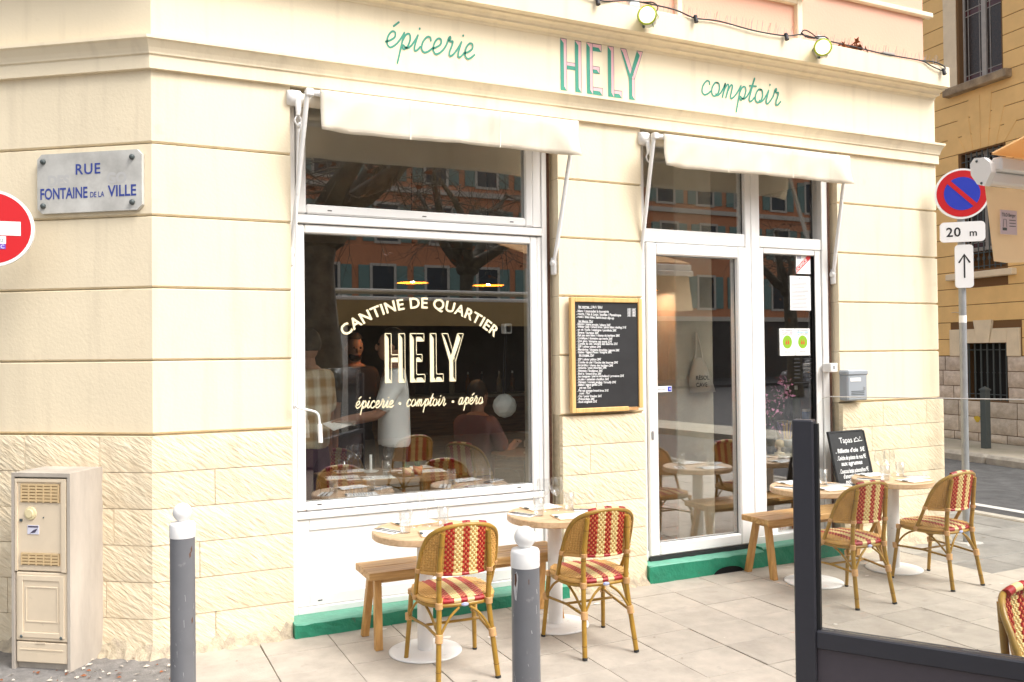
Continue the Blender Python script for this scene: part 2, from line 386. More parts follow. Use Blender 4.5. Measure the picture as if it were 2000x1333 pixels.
# wall cores (behind the blocks) as one part per pier
def core(segs, z0, z1, m, name='wall_core'):
    b = MB()
    for (path, off, back) in segs: sweep(b, path, [(off, z0), (off, z1), (-back, z1), (-back, z0), (off, z0)])
    return fixn(b.build(name, m, bld))
wall = core([([(PL,nL),(C0,mC),(Vector((1.094,0)),nF)], -.024, .30)], -.1, 3.45, X['mortar'])
wall.name = 'pier_wall'
wmid = core([([(Vector((3.005,0)),nF),(Vector((3.72,0)),nF)], -.024, .30)], -.1, 3.45, X['mortar']); wmid.name = 'pier_wall'
wrt = core([([(Vector((5.735,0)),nF),(PE,mE),(PB,nR)], -.024, .30)], -.1, 3.45, X['mortar']); wrt.name = 'pier_wall'
def course(parent, path, z0, z1, back=.302, ends=.0):
    g = .008; dp = .016
    prof = [(-back, z0+g*.3), (-dp, z0+g*.3), (0, z0+g*1.6), (0, z1-g*1.2), (-dp, z1-g*.2), (-back, z1-g*.2)]
    b = MB(); sweep(b, path, prof); return fixn(b.build('course_block', X['plaster'], parent))
E_ = .0006
for k in range(5):
    z0, z1 = GZ[k], GZ[k+1]
    course(wall, [(PL,nL),(C0,mC)], z0, z1); course(wall, [(C0,mC),(Vector((1.0955,0)),nF)], z0, z1)
    course(wmid, [(Vector((3.0035,0)),nF),(Vector((3.7215,0)),nF)], z0, z1)
    course(wrt, [(Vector((5.7335,0)),nF),(PE,mE)], z0, z1); course(wrt, [(PE,mE),(PB,nR)], z0, z1)
# tooled stone plinth
def plinth_block(parent, P0, P1, n0, n1, z0, z1, sd):
    rr = random.Random(sd); L_ = (P1-P0).length; nx = max(4, int(L_/.05)); nz = 6; vs = []; g = .002
    d = (P1-P0)/L_
    for iz in range(nz+1):
        for ix in range(nx+1):
            u, v = ix/nx, iz/nz; nn = n0*(1-u)+n1*u if True else n0
            if 0 < ix < nx: nn = Vector((d.y, -d.x)); nn = nn if nn.dot(n0) > 0 else -nn
            e = min(ix, nx-ix, iz, nz-iz)
            off = .0225 if e == 0 else (.027 + rr.uniform(-.004,.005) + (0 if e > 1 else -.002))
            if (ix == 0 and (n0-nn).length > 1e-4) or (ix == nx and (n1-nn).length > 1e-4): off = .026 if 0 < iz < nz else .0225
            uu = min(max(u*L_, g), L_-g) if e == 0 and not (ix == 0 and n0.length > 1.02) and not (ix == nx and n1.length > 1.02) else u*L_
            if 0 < ix < nx and 0 < iz < nz: uu += rr.uniform(-.008,.008)
            q = P0 + d*uu + nn*off; z = z0+g + (z1-z0-2*g)*v + (rr.uniform(-.006,.006) if 0 < iz < nz else 0)
            vs.append((q.x, q.y, z))
    w_ = nx+1; fs = [(j*w_+i, j*w_+i+1, (j+1)*w_+i+1, (j+1)*w_+i) for j in range(nz) for i in range(nx)]
    b = MB(); b.add(vs, fs, 0, True)
    # returns into the wall
    ring = [i for i in range(w_)] + [j*w_+nx for j in range(1, nz+1)] + [nz*w_+i for i in range(nx-1, -1, -1)] + [j*w_ for j in range(nz-1, 0, -1)]
    nb = len(ring); bk = []
    for i in ring:
        q = Vector(vs[i][:2]); nn = (n0+n1)/2; q2 = q - nn*.06; bk.append((q2.x, q2.y, vs[i][2]))
    b.add([vs[i] for i in ring]+bk, [(i, (i+1) % nb, nb+(i+1) % nb, nb+i) for i in range(nb)])
    return b.build('stone_block', X['stone'], parent)
sd = 0
def plinth_run(parent, A, B, nA, nB, widths, ph):
    global sd
    L_ = (B-A).length; d = (B-A)/L_; nn = nA if nA.length < 1.001 else (nB if nB.length < 1.001 else Vector((d.y,-d.x)))
    zt = 1.276; n = 6; h = zt/n
    for k in range(n):
        z1 = zt-k*h; z0 = z1-h if k < n-1 else -.05
        cuts = [0.]; s_ = widths[(k+ph) % len(widths)]*(.55 if k % 2 else 1)
        while s_ < L_-.16: cuts.append(s_); s_ += widths[(k*2+len(cuts)+ph) % len(widths)]
        cuts.append(L_)
        for i in range(len(cuts)-1):
            sd += 1
            plinth_block(parent, A+d*cuts[i], A+d*cuts[i+1], nA if i == 0 else nn, nB if i == len(cuts)-2 else nn, z0, z1, sd)
W_ = [.62, .5, .71, .56, .66]
plinth_run(wall, PL, C0, nL, mC, W_, 0)
plinth_run(wall, C0, Vector((1.094,0)), mC, nF, [.46,.8,.62,.9], 1)
plinth_run(wmid, Vector((3.005,0)), Vector((3.72,0)), nF, nF, [.9,.42,.9,.5], 0)
plinth_run(wrt, Vector((5.735,0)), PE, nF, mE, [.55,.7,.48,.62], 2)
b = MB(); sweep(b, [(Vector((7.0,0)),nR),(PB+Vector((.02,0)),nR)], [(0,-.05),(0,1.276),(-.05,1.276)], cap=False); b.build('side_plinth', X['stone'], wrt)
# crumbling render along the foot
def crumble(path_a, path_b, n0, n1):
    rr = random.Random(5); L_ = (path_b-path_a).length; n = int(L_/.035); vs = []; d = (path_b-path_a)/L_
    for i in range(n+1):
        u = i/n; q = path_a+(path_b-path_a)*u; nn = n0*(1-u)+n1*u
        h = .055+rr.uniform(-.03,.04); o = .045+rr.uniform(-.02,.03)
        for (oo, z) in ((.018,h+.01),(.032,h),(.045,h*.5),(o+.03,-.01)):
            vs.append((q.x+nn.x*oo, q.y+nn.y*oo, z+rr.uniform(-.006,.006)))
    b = MB(); b.add(vs, [(i*4+k,(i+1)*4+k,(i+1)*4+k+1,i*4+k+1) for i in range(n) for k in range(3)], 0, True); return b.build('crumbling_render', X['render'], bld)
crumble(PL, C0, nL, mC); crumble(C0, Vector((1.08,0)), mC, nF); crumble(Vector((3.01,0)), Vector((3.71,0)), nF, nF); crumble(Vector((5.75,0)), PE, nF, mE)
# lintel band behind, moulding, frieze, cornice
b = MB(); sweep(b, kx_(.35), [(-.30,3.428),(.030,3.428),(.030,3.506),(.040,3.512),(.042,3.522),(.052,3.545),(.074,3.580),(.088,3.588),(.088,3.606),(.004,3.622),(-.30,3.622)])
mould = fixn(b.build('string_moulding', X['plaster_light'], bld))
b = MB(); sweep(b, FULL, [(-.30,3.618),(.0,3.618),(.0,4.03),(-.30,4.03)]); frieze = fixn(b.build('frieze', X['plaster_light'], bld))
b = MB(); sweep(b, kx_(.12), [(-.30,4.024),(.006,4.024),(.012,4.04),(.03,4.05),(.05,4.052),(.052,4.066),(.07,4.082),(.10,4.088),(.104,4.100),(.128,4.106),(.150,4.104),(.150,4.280),(.140,4.288),(-.12,4.300),(-.30,4.300)])
cornice = fixn(b.build('cornice', X['plaster_light'], bld))
# pink upper storey with pale trims
b = MB(); sweep(b, FULL, [(-.06,4.28),(-.06,7.3),(-.4,7.3),(-.4,4.28)]); pinkw = fixn(b.build('upper_wall', X['pink'], bld))
def trim(x0, x1, z0, z1, y0=.018, m='plaster_light', name='wall_trim'):
    b = MB(); b.box(x0, x1, y0, .075, z0, z1, bev=.006); return b.build(name, X[m], pinkw)
trim(4.095, 4.145, 4.296, 4.70); trim(5.335, 5.395, 4.296, 4.712); trim(4.145, 5.335, 4.655, 4.712)
trim(4.05, 5.44, 4.722, 4.79, -.05, 'plaster', 'window_sill'); trim(5.6, 7.0, 4.80, 4.845); trim(.5, 3.9, 4.80, 4.845)
for x0 in (1.0, 4.2):
    b = MB(); b.box(x0, x0+1.1, .02, .1, 5.0, 6.8); b.build('upper_window', X['grey_wood'], pinkw)
# roof slab closes the top
b = MB(); b.box(.5, 6.9, .2, 8, 7.1, 7.25); b.box(-2.4, .498, 2.4, 8, 7.1, 7.25); b.build('roof', X['concrete'], bld)
# bird spikes on the cornice
b = MB(); rr = random.Random(3); x = 3.0
while x < 6.98:
    q = Vector((x, -.03+rr.uniform(-.03,.02), 4.296)); t = Vector((rr.uniform(-.015,.015), rr.uniform(-.05,.03), .105+rr.uniform(-.01,.012)))
    b.tube([q, q+t],   .0017, 3, caps=False, smooth=False); x += .0185
sp = b.build('bird_spikes', X['spike'], bld); sp['kind'] = 'stuff'
# strip hanging on the right side wall
b = MB(); b.box(6.985, 7.02, .10, .16, 3.70, 3.98, bev=.004); b.build('side_rail', X['white'], bld)

# ---------------------------------------------------------------- lettering
FONT = {
 'e': (.84, [[(0,.3),(.3,.42),(.58,.66),(.54,.95),(.3,.98),(.1,.66),(.12,.22),(.36,-.01),(.62,.09),(.84,.3)]]),
 'p': (1.06, [[(0,.3),(.22,.68),(.36,1.02)], [(.36,1.02),(.30,-.92)], [(.34,.5),(.5,.9),(.74,.99),(.88,.7),(.8,.22),(.58,.0),(.42,.1),(.47,.24),(.66,.12),(.86,.12),(1.06,.3)]]),
 'i': (.66, [[(0,.3),(.2,.68),(.32,1.0)], [(.32,1.0),(.24,.3),(.3,.03),(.46,.04),(.66,.3)]]),
 'c': (.88, [[(.68,.78),(.6,.97),(.36,.98),(.12,.62),(.12,.2),(.36,-.01),(.64,.08),(.88,.3)]]),
 'r': (.96, [[(0,.3),(.18,.66),(.26,1.1),(.36,1.22),(.4,1.08),(.3,.98),(.46,.93),(.62,.94),(.6,.62),(.52,.26),(.6,.0),(.78,.07),(.96,.3)]]),
 'o': (.92, [[(.5,.98),(.26,.94),(.08,.58),(.12,.18),(.36,-.01),(.64,.16),(.74,.58),(.62,.92),(.44,.98)], [(.5,.16),(.56,.06),(.74,.12),(.92,.3)]]),
 'm': (1.36, [[(0,.3),(.18,.7),(.28,1.0),(.2,.0)], [(.2,.0),(.28,.55),(.46,.95),(.6,.9),(.58,.5),(.52,.0)], [(.52,.0),(.62,.55),(.8,.95),(.96,.9),(.94,.5),(.92,.12),(1.02,.0),(1.18,.08),(1.36,.3)]]),
 't': (.72, [[(0,.3),(.24,.8),(.46,1.72)], [(.46,1.72),(.26,.34),(.32,.02),(.5,.04),(.72,.3)], [(.1,1.12),(.72,1.16)]]),
 'a': (1.04, [[(.68,.86),(.46,1.0),(.18,.78),(.08,.36),(.24,.0),(.5,.14),(.72,.98)], [(.72,.98),(.64,.3),(.7,.02),(.86,.06),(1.04,.3)]]),
}
def cursive(mb, word, size, W, fpos, sl=.34, mi=0):
    x = 0; k = 0; strokes = []
    for ch in word:
        base = {'é': 'e'}.get(ch, ch); adv, st = FONT[base]
        for s_ in st: strokes.append([(x+a, c) for a, c in s_])
        if ch == 'é': strokes.append([(x+.34,1.32),(x+.66,1.62)])
        if ch == 'i': strokes.append([(x+.35,1.40),(x+.355,1.44)])
        x += adv
    for s_ in strokes:
        pts = crom([(a+sl*c, c, 0) for a, c in s_], 6) if len(s_) > 2 else [Vector((a+sl*c, c, 0)) for a, c in s_]
        ribbon(mb, [(q.x*size, q.y*size) for q in pts], W, lambda p, kk=k: fpos(p, kk), mi); k += 1
    return x*size
def ribbon(mb, pts, W, f, mi=0):
    pts = [Vector(q) for q in pts]; n = len(pts); l = []; r = []
    for i in range(n):
        t = pts[min(i+1,n-1)]-pts[max(i-1,0)]; t = t.normalized() if t.length > 1e-9 else Vector((1,0)); nn = Vector((-t.y, t.x))*W/2
        l.append(pts[i]+nn); r.append(pts[i]-nn)
    t0 = (pts[0]-pts[1]).normalized(); t1 = (pts[-1]-pts[-2]).normalized()
    cap1 = [pts[-1] + Matrix.Rotation(a, 2) @ ((r[-1]-pts[-1])) for a in (PI*.25, PI*.5, PI*.75)]
    cap0 = [pts[0] + Matrix.Rotation(a, 2) @ ((l[0]-pts[0])) for a in (PI*.25, PI*.5, PI*.75)]
    vs = [f(q) for q in r+l]; fs = [(i, i+1, n+i+1, n+i) for i in range(n-1)]
    mb.add(vs, fs, mi)
    mb.add([f(r[-1])]+[f(q) for q in cap1]+[f(l[-1])], [(0,1,2,3,4)], mi)
    mb.add([f(l[0])]+[f(q) for q in cap0]+[f(r[0])], [(0,1,2,3,4)], mi)
def word_on(name, word, x0, z0, length, xh, W, y, m, parent, sl=.34, tilt=0., dy=-.00018, flip=False):
    b = MB(); tot = cursive(MB(), word, 1, .1, lambda p, k: (0,0,0))
    sx = length/tot
    cursive(b, word, 1, W/xh, lambda p, k: (x0+p.x*sx, y+dy*k, z0+p.y*xh+tilt*p.x*sx), sl*xh/sx*.62)
    return b.build(name, m, parent)
word_on('painted_word', 'épicerie', 1.715, 3.768, .635, .108, .0138, -.0022, X['letter_green'], frieze)
word_on('painted_word', 'comptoir', 4.29, 3.762, .815, .112, .0138, -.0022, X['letter_green'], frieze)
def block_letters(mb, fpos, w=.17, h=1.0, hollow=False, line=.022, mD=0, mL=1, mO=2):
    """HELY, bevelled: left and lower facets dark, right and upper facets light. unit height; returns width"""
    k = [0]
    def face(poly, mi): 
        k[0] += 1; mb.add([fpos(Vector(q), k[0] % 3) for q in poly], [tuple(range(len(poly)))], mi)
    def edge(a, c, W=line): ribbon(mb, [a, c], W, lambda p: fpos(p, 4), mO)
    def light(poly):
        if hollow:
            for i in range(len(poly)): edge(poly[i], poly[(i+1) % len(poly)], line)
        else: face(poly, mL)
    def vstem(x, z0, z1, top=True, bot=True):
        c = x+w*.56; e = w*.5
        face([(x,z0),(c,z0+ (e if bot else 0)),(c,z1-(e if top else 0)),(x,z1)], mD)
        if bot: face([(x,z0),(x+w,z0),(c,z0+e)][:3], mD)
        light([(c,z0+(e if bot else 0)),(x+w,z0),(x+w,z1),(x,z1),(c,z1-e)] if top else [(c,z0+(e if bot else 0)),(x+w,z0),(x+w,z1),(c,z1)])
        if not hollow:
            edge((x+w,z0),(x+w,z1), line*.5); edge((x,z1),(x+w,z1), line*.5)
    def harm(x0, x1, z, t=None, taper=True):
        t = t or w; c = z+t*.55; e = t*.55 if taper else 0
        face([(x0,z),(x1,z),(x1-e,c),(x0,c)], mD); light([(x0,c),(x1-e,c),(x1,z),(x1,z+t),(x0,z+t)])
        if not hollow: edge((x1,z),(x1,z+t), line*.5); edge((x0,z+t),(x1,z+t), line*.5)
    x = 0; vstem(x, 0, h); vstem(x+.40, 0, h); harm(x+w, x+.40, .42, w*.8, False); x += .40+w+.15
    vstem(x, 0, h); harm(x+w, x+.42, h-w*.85, w*.85); harm(x+w, x+.36, .42, w*.8); harm(x+w, x+.44, 0, w*.85); x += .44+.16
    vstem(x, 0, h); harm(x+w, x+.40, 0, w*.85); x += .36
    # Y
    xm = x+.33; zj = .42
    for (xt, sgn) in ((x, 1), (x+.49, -1)):
        a0, a1, b0, b1 = (xt,h), (xt+w,h), (xm-w*.5,zj), (xm+w*.5,zj)
        m0 = (xt+w/2, h-w*.5); mm = (xm, zj)
        face([a0, b0, mm, m0] if True else [], mD); light([m0, mm, b1, a1, a0])
        if not hollow: edge(a1, b1, line*.5); edge(a0, a1, line*.5)
    vstem(xm-w*.5, 0, zj, top=False); x += .49+w
    return x
def hely(name, parent, x0, x1, z0, z1, y, mats, hollow, line=.022, w=.17, dy=-.0004):
    tot = block_letters(MB(), lambda p, k: (0,0,0), w=w)
    b = MB(); sx = (x1-x0)/tot; sz = z1-z0
    block_letters(b, lambda p, k: (x0+p.x*sx, y+dy*k, z0+p.y*sz), w=w, hollow=hollow, line=line)
    return b.build(name, mats, parent)
hely('painted_name', frieze, 3.035, 3.75, 3.640, 4.018, -.0022, [X['letter_green'], X['letter_pink'], X['letter_line']], False, .02)

def text_mb(mb, s_, size, fpos, bold=0., align='LEFT', mi=0, shear=0., spacing=1.):
    cu = bpy.data.curves.new('t', 'FONT'); cu.body = s_; cu.size = size; cu.align_x = align; cu.offset = bold; cu.shear = shear; cu.space_character = spacing; cu.resolution_u = 3
    o = bpy.data.objects.new('t', cu); COL.objects.link(o); bpy.context.view_layer.update()
    me = bpy.data.meshes.new_from_object(o.evaluated_get(bpy.context.evaluated_depsgraph_get()))
    mb.add([fpos(v.co) for v in me.vertices], [tuple(p.vertices) for p in me.polygons], mi)
    wd = max([v.co.x for v in me.vertices], default=0) - min([v.co.x for v in me.vertices], default=0)
    bpy.data.objects.remove(o); bpy.data.curves.remove(cu); bpy.data.meshes.remove(me); return wd
# ================================================================ SHOPFRONT JOINERY
def rect_frame(b, x0, x1, z0, z1, w, y0, y1, bev=.004, mi=0):
    b.box(x0, x0+w, y0, y1, z0, z1, mi, bev); b.box(x1-w, x1, y0, y1, z0, z1, mi, bev)
    b.box(x0+w, x1-w, y0, y1, z1-w, z1, mi, bev); b.box(x0+w, x1-w, y0, y1, z0, z0+w, mi, bev)
GY = .126
def pane(x0, x1, z0, z1, parent, m='glass', y=GY):
    b = MB(); b.box(x0, x1, y, y+.006, z0, z1); o = b.build('glass_pane', X[m], parent)
    g = MB(); t = .006
    rect_frame(g, x0-.002, x1+.002, z0-.002, z1+.002, t, y-.010, y-.001, 0); g.build('gasket', X['gasket'], parent); return o
# --- wide window
win = MB(); rect_frame(win, 1.098, 2.955, .088, 3.425, .042, .085, .19)
win.box(1.14, 2.913, .088, .19, .690, .735, 0, .004); win.box(1.14, 2.913, .082, .19, 2.585, 2.640, 0, .004)
win = win.build('window_frame', X['white'], bld); win['label'] = 'wide white framed shop window with cream lettering'
b = MB(); rect_frame(b, 1.144, 2.880, .742, 2.580, .056, .098, .175, .008); b.build('sash', X['white'], win)
b = MB(); rect_frame(b, 1.150, 2.846, 2.648, 3.415, .062, .092, .175, .010); b.build('sash', X['white'], win)
b = MB(); b.box(2.880, 2.913, .10, .18, .742, 2.58, 0, .004); b.box(2.846, 2.913, .096, .18, 2.648, 3.38, 0, .004); b.build('side_strip', X['white'], win)
b = MB(); b.box(2.957, 2.985, .10, .17, .088, 3.42); b.build('rusty_strip', X['rust'], win)
b = MB(); b.box(2.985, 3.0025, .115, .2, .088, 3.42); b.build('sealant', X['mortar'], win)
b = MB(); b.box(1.142, 2.911, .112, .17, .132, .688, 0, .003); rect_frame(b, 1.142, 2.911, .132, .688, .075, .102, .112, .005); b.build('lower_panel', X['white'], win)
b = MB()
for (x, z, yy) in ((1.27,.775,.0975),(2.70,.775,.0975),(1.27,.16,.1015),(1.35,2.672,.0915),(2.0,2.672,.0915),(2.66,2.672,.0915)): b.box(x, x+.028, yy-.002, yy+.004, z, z+.006)
b.build('drain_slots', X['gasket'], win)
P1 = pane(1.196, 2.828, .796, 2.528, win); P2 = pane(1.208, 2.788, 2.706, 3.357, win)
LY = .1215
b = MB(); cx, czz, RR = 2.003, 1.222, .83
wd = text_mb(MB(), 'CANTINE DE QUARTIER', .098, lambda q: q, .0022, 'CENTER', spacing=1.06); sc_ = 1.17/wd
def arcf(q):
    a = q.x*sc_/RR; r_ = RR+q.y*sc_; return (cx+r_*math.sin(a), LY, czz+r_*math.cos(a))
text_mb(b, 'CANTINE DE QUARTIER', .098, arcf, .0022, 'CENTER', spacing=1.06); b.build('arched_lettering', X['letter_cream'], win)
hely('window_name', win, 1.735, 2.305, 1.545, 1.877, LY, [X['letter_cream']]*3, True, .016, w=.19)
for (wd_, a0, a1) in (('épicerie',1.53,1.79),('comptoir',1.88,2.165),('apéro',2.26,2.445)):
    word_on('window_word', wd_, a0, 1.385, a1-a0, .046, .0075, LY, X['letter_cream'], win, tilt=-.012)
b = MB()
for x in (1.838, 2.222): b.lathe([(0,0),(.009,0)], (0,0,0), 12, M=Matrix.Translation((x,LY,1.405)) @ Matrix.Rotation(PI/2,4,'X'))
b.build('lettering_dots', X['letter_cream'], win)
# --- door front
dr = MB(); rect_frame(dr, 3.724, 5.70, .135, 3.425, .075, .075, .19)
dr.box(4.79, 4.945, .080, .19, .135, 3.35, 0, .006); dr.box(3.80, 4.79, .084, .19, 2.585, 2.690, 0, .006); dr.box(4.945, 5.625, .084, .19, 2.59, 2.685, 0, .006)
dr = dr.build('door_frame', X['white'], bld); dr['label'] = 'white framed glazed entrance with sidelight and upper lights'
b = MB(); rect_frame(b, 4.945, 5.60, .14, 2.588, .045, .090, .17, .006); b.box(5.555, 5.62, .088, .17, .14, 2.588, 0, .004); b.box(4.845, 4.885, .072, .09, .14, 3.34, 0, .006); b.build('sidelight_frame', X['white'], dr)
leaf = MB(); rect_frame(leaf, 3.806, 4.786, .165, 2.578, .092, .060, .165, .010); leaf = leaf.build('door_leaf', X['white'], dr)
pane(3.896, 4.696, .255, 2.488, leaf, y=.112); pane(4.988, 5.557, .184, 2.545, dr); pane(3.80, 4.79, 2.69, 3.35, dr); pane(4.945, 5.56, 2.685, 3.35, dr)
b = MB(); b.box(5.705, 5.733, .11, .19, .1, 3.42); b.build('sealant', X['mortar'], dr); b = MB(); b.box(5.69, 5.706, .066, .1, .1, 3.42); b.build('rusty_strip', X['rust'], dr)
b = MB(); b.box(3.828, 3.852, .050, .062, 1.06, 1.13, 0, .008); lk = b.build('lock', X['galv'], leaf)
b = MB(); b.box(3.80, 4.79, .05, .17, .128, .163); b.build('threshold_gap', X['gasket'], dr)
SY = .1195
b = MB(); b.box(3.897, 4.057, .106, .109, 1.42, 1.466); st = b.build('push_sticker', X['paper'], leaf)
b = MB(); text_mb(b, 'poussez', .026, lambda q: (3.915+q.x, .1055, 1.437+q.y)); b.build('sticker_text', X['black'], leaf)
b = MB(); b.box(4.018, 4.052, .1035, .1058, 1.425, 1.461); b.add([(4.028,.103,1.443),(4.042,.103,1.433),(4.042,.103,1.453)], [(0,1,2)], 1); b.build('sticker_arrow', [X['sign_blue'], X['paper']], leaf)
# licence and notices on the sidelight glass
b = MB(); b.box(5.372, 5.535, SY, SY+.002, 2.388, 2.575); b.build('licence_sheet', X['paper'], dr)
b = MB(); b.add([(5.373,SY-.001,2.388),(5.535,SY-.001,2.520),(5.535,SY-.001,2.573),(5.373,SY-.001,2.441)], [(0,1,2,3)], 0)
def lic(q): a = math.atan2(.132,.162); return (5.376+q.x*math.cos(a)-q.y*math.sin(a), SY-.002, 2.402+q.x*math.sin(a)+q.y*math.cos(a))
text_mb(b, 'LICENCE', .040, lic, .0008, mi=1); text_mb(b, 'III', .055, lambda q: (5.385+q.x, SY-.002, 2.515+q.y), mi=2)
b.build('licence_print', [mat('licence_red',(.6,.03,.03),.5), X['paper'], X['ink_blue']], dr)
b = MB(); b.box(5.302, 5.532, SY, SY+.002, 2.075, 2.368); b.build('notice_sheet', X['paper'], dr)
b = MB(); rr = random.Random(2)
for k in range(20):
    z = 2.315-k*.0115
    if k in (5, 9, 14): continue
    ind = .045 if k < 2 else .018; b.box(5.302+ind, 5.532-ind-(rr.random()*.05 if k > 2 else 0), SY-.001, SY-.0004, z, z+.0045)
b.box(5.40,5.41,SY-.001,SY-.0004,2.338,2.352); b.box(5.42,5.43,SY-.001,SY-.0004,2.338,2.352)
b.build('notice_print', mat('grey_print',(.3,.3,.32),.6), dr)
def rec_sticker(x0, x1, ctop, l1, l2):
    b = MB(); b.box(x0, x1, SY, SY+.002, 1.69, 1.92); b.build('guide_sticker', X['paper'], dr)
    b = MB(); cxx = (x0+x1)/2
    b.lathe([(0,0),(1,0)], n=28, M=Matrix.Translation((cxx,SY-.001,1.805)) @ Matrix.Rotation(PI/2,4,'X') @ Matrix.Diagonal((.052,.056,1,1)))
    for dx in (-.012,.012): b.add([(cxx+dx-.007,SY-.002,1.785),(cxx+dx+.007,SY-.002,1.785),(cxx+dx+.007,SY-.002,1.805),(cxx+dx+.003,SY-.002,1.812),(cxx+dx+.003,SY-.002,1.825),(cxx+dx-.003,SY-.002,1.825),(cxx+dx-.003,SY-.002,1.812),(cxx+dx-.007,SY-.002,1.805)], [tuple(range(8))], 1)
    text_mb(b, 'RECOMMANDÉ', .017, lambda q: (cxx+q.x, SY-.001, 1.898+q.y), align='CENTER', mi=3)
    text_mb(b, l1, .021, lambda q: (cxx+q.x, SY-.001, 1.882+q.y*.8), .0004, align='CENTER', mi=2); text_mb(b, l2, .017, lambda q: (cxx+q.x, SY-.001, 1.866+q.y), align='CENTER', mi=3)
    text_mb(b, '2020 2021', .018, lambda q: (cxx+q.x, SY-.001, 1.715+q.y), align='CENTER', mi=3)
    b.build('guide_print', [mat('lime_print',(.22,.42,.015),.5), mat('bottle_red',(.6,.04,.02),.5), ctop, X['black']], dr)
rec_sticker(5.178, 5.344, mat('rose_print',(.75,.25,.35),.5), 'VIN NATUREL', 'GASTRONOMIE'); rec_sticker(5.350, 5.515, mat('sky_print',(.05,.4,.7),.5), 'VIN NATUREL', 'GASTRONOMIE')
b = MB(); rr = random.Random(9)
for k in range(6):
    z = 1.655-k*.032
    for (x0, x1) in ((5.33,5.40),(5.44,5.53)): b.box(x0+rr.random()*.01, x1, SY, SY+.001, z, z+.011)
b.box(5.33,5.52,SY,SY+.001,1.455,1.462); b.build('opening_hours', X['black'], dr)
# --- painted step
def step(x0, x1, yf, zt, name='green_step', hole=None):
    b = MB(); n = max(6, int((x1-x0)/.06)); rr = random.Random(int(x0*100)); vs = []
    prof = lambda j: [(.16, zt+.004), (yf+.012, zt+rr.uniform(-.004,.003)), (yf+rr.uniform(-.004,.003), zt-.012+rr.uniform(-.004,.004)), (yf-.004+rr.uniform(-.004,.004), zt*.45), (yf-.008+rr.uniform(-.004,.004), -.02)]
    for j in range(n+1):
        x = x0+(x1-x0)*j/n
        for (y, z) in prof(j): vs.append((x, y, z))
    for k, mi in ((0,1),(1,1),(2,0),(3,0)):
        b.add(vs, [(j*5+k, j*5+k+1, (j+1)*5+k+1, (j+1)*5+k) for j in range(n)], mi, k in (1,))
    b.add(vs[:5]+[(x0,.16,-.02)], [(5,4,3,2,1,0)], 0); b.add(vs[-5:]+[(x1,.16,-.02)], [(0,1,2,3,4,5)], 0)
    return fixn(b.build(name, [X['green'], X['green_top']], bld))
step(1.085, 3.012, -.085, .088); step(3.715, 4.815, -.055, .132); step(4.815, 5.742, -.045, .150)
b = MB(); a = [(4.305+.295*(.5-.5*math.cos(t)), .055*math.sin(t)) for t in [PI*k/14 for k in range(15)]]
b.add([(x,-.069,z-.004) for x,z in a], [tuple(range(15))]); b.build('drain_hole', mat('dark_cavity',(.004,.004,.004),1.), bld)
# --- interior shell
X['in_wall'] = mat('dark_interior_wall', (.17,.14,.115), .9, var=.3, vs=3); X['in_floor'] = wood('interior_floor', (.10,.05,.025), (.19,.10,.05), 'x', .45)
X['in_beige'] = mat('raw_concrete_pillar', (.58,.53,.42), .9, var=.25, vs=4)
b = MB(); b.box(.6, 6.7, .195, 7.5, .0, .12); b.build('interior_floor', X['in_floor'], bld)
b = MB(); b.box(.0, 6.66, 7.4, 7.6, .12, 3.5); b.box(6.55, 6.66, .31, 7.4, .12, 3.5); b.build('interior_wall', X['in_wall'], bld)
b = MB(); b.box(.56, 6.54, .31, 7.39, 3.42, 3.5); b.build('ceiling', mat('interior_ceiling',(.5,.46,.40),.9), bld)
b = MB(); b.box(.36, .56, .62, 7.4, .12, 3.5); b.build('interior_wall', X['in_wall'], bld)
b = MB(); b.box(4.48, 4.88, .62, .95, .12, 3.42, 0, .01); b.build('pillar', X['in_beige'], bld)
b = MB(); b.box(3.02, 3.22, .305, .62, .12, 3.42, 0, .01); b.build('pillar', X['in_beige'], bld)

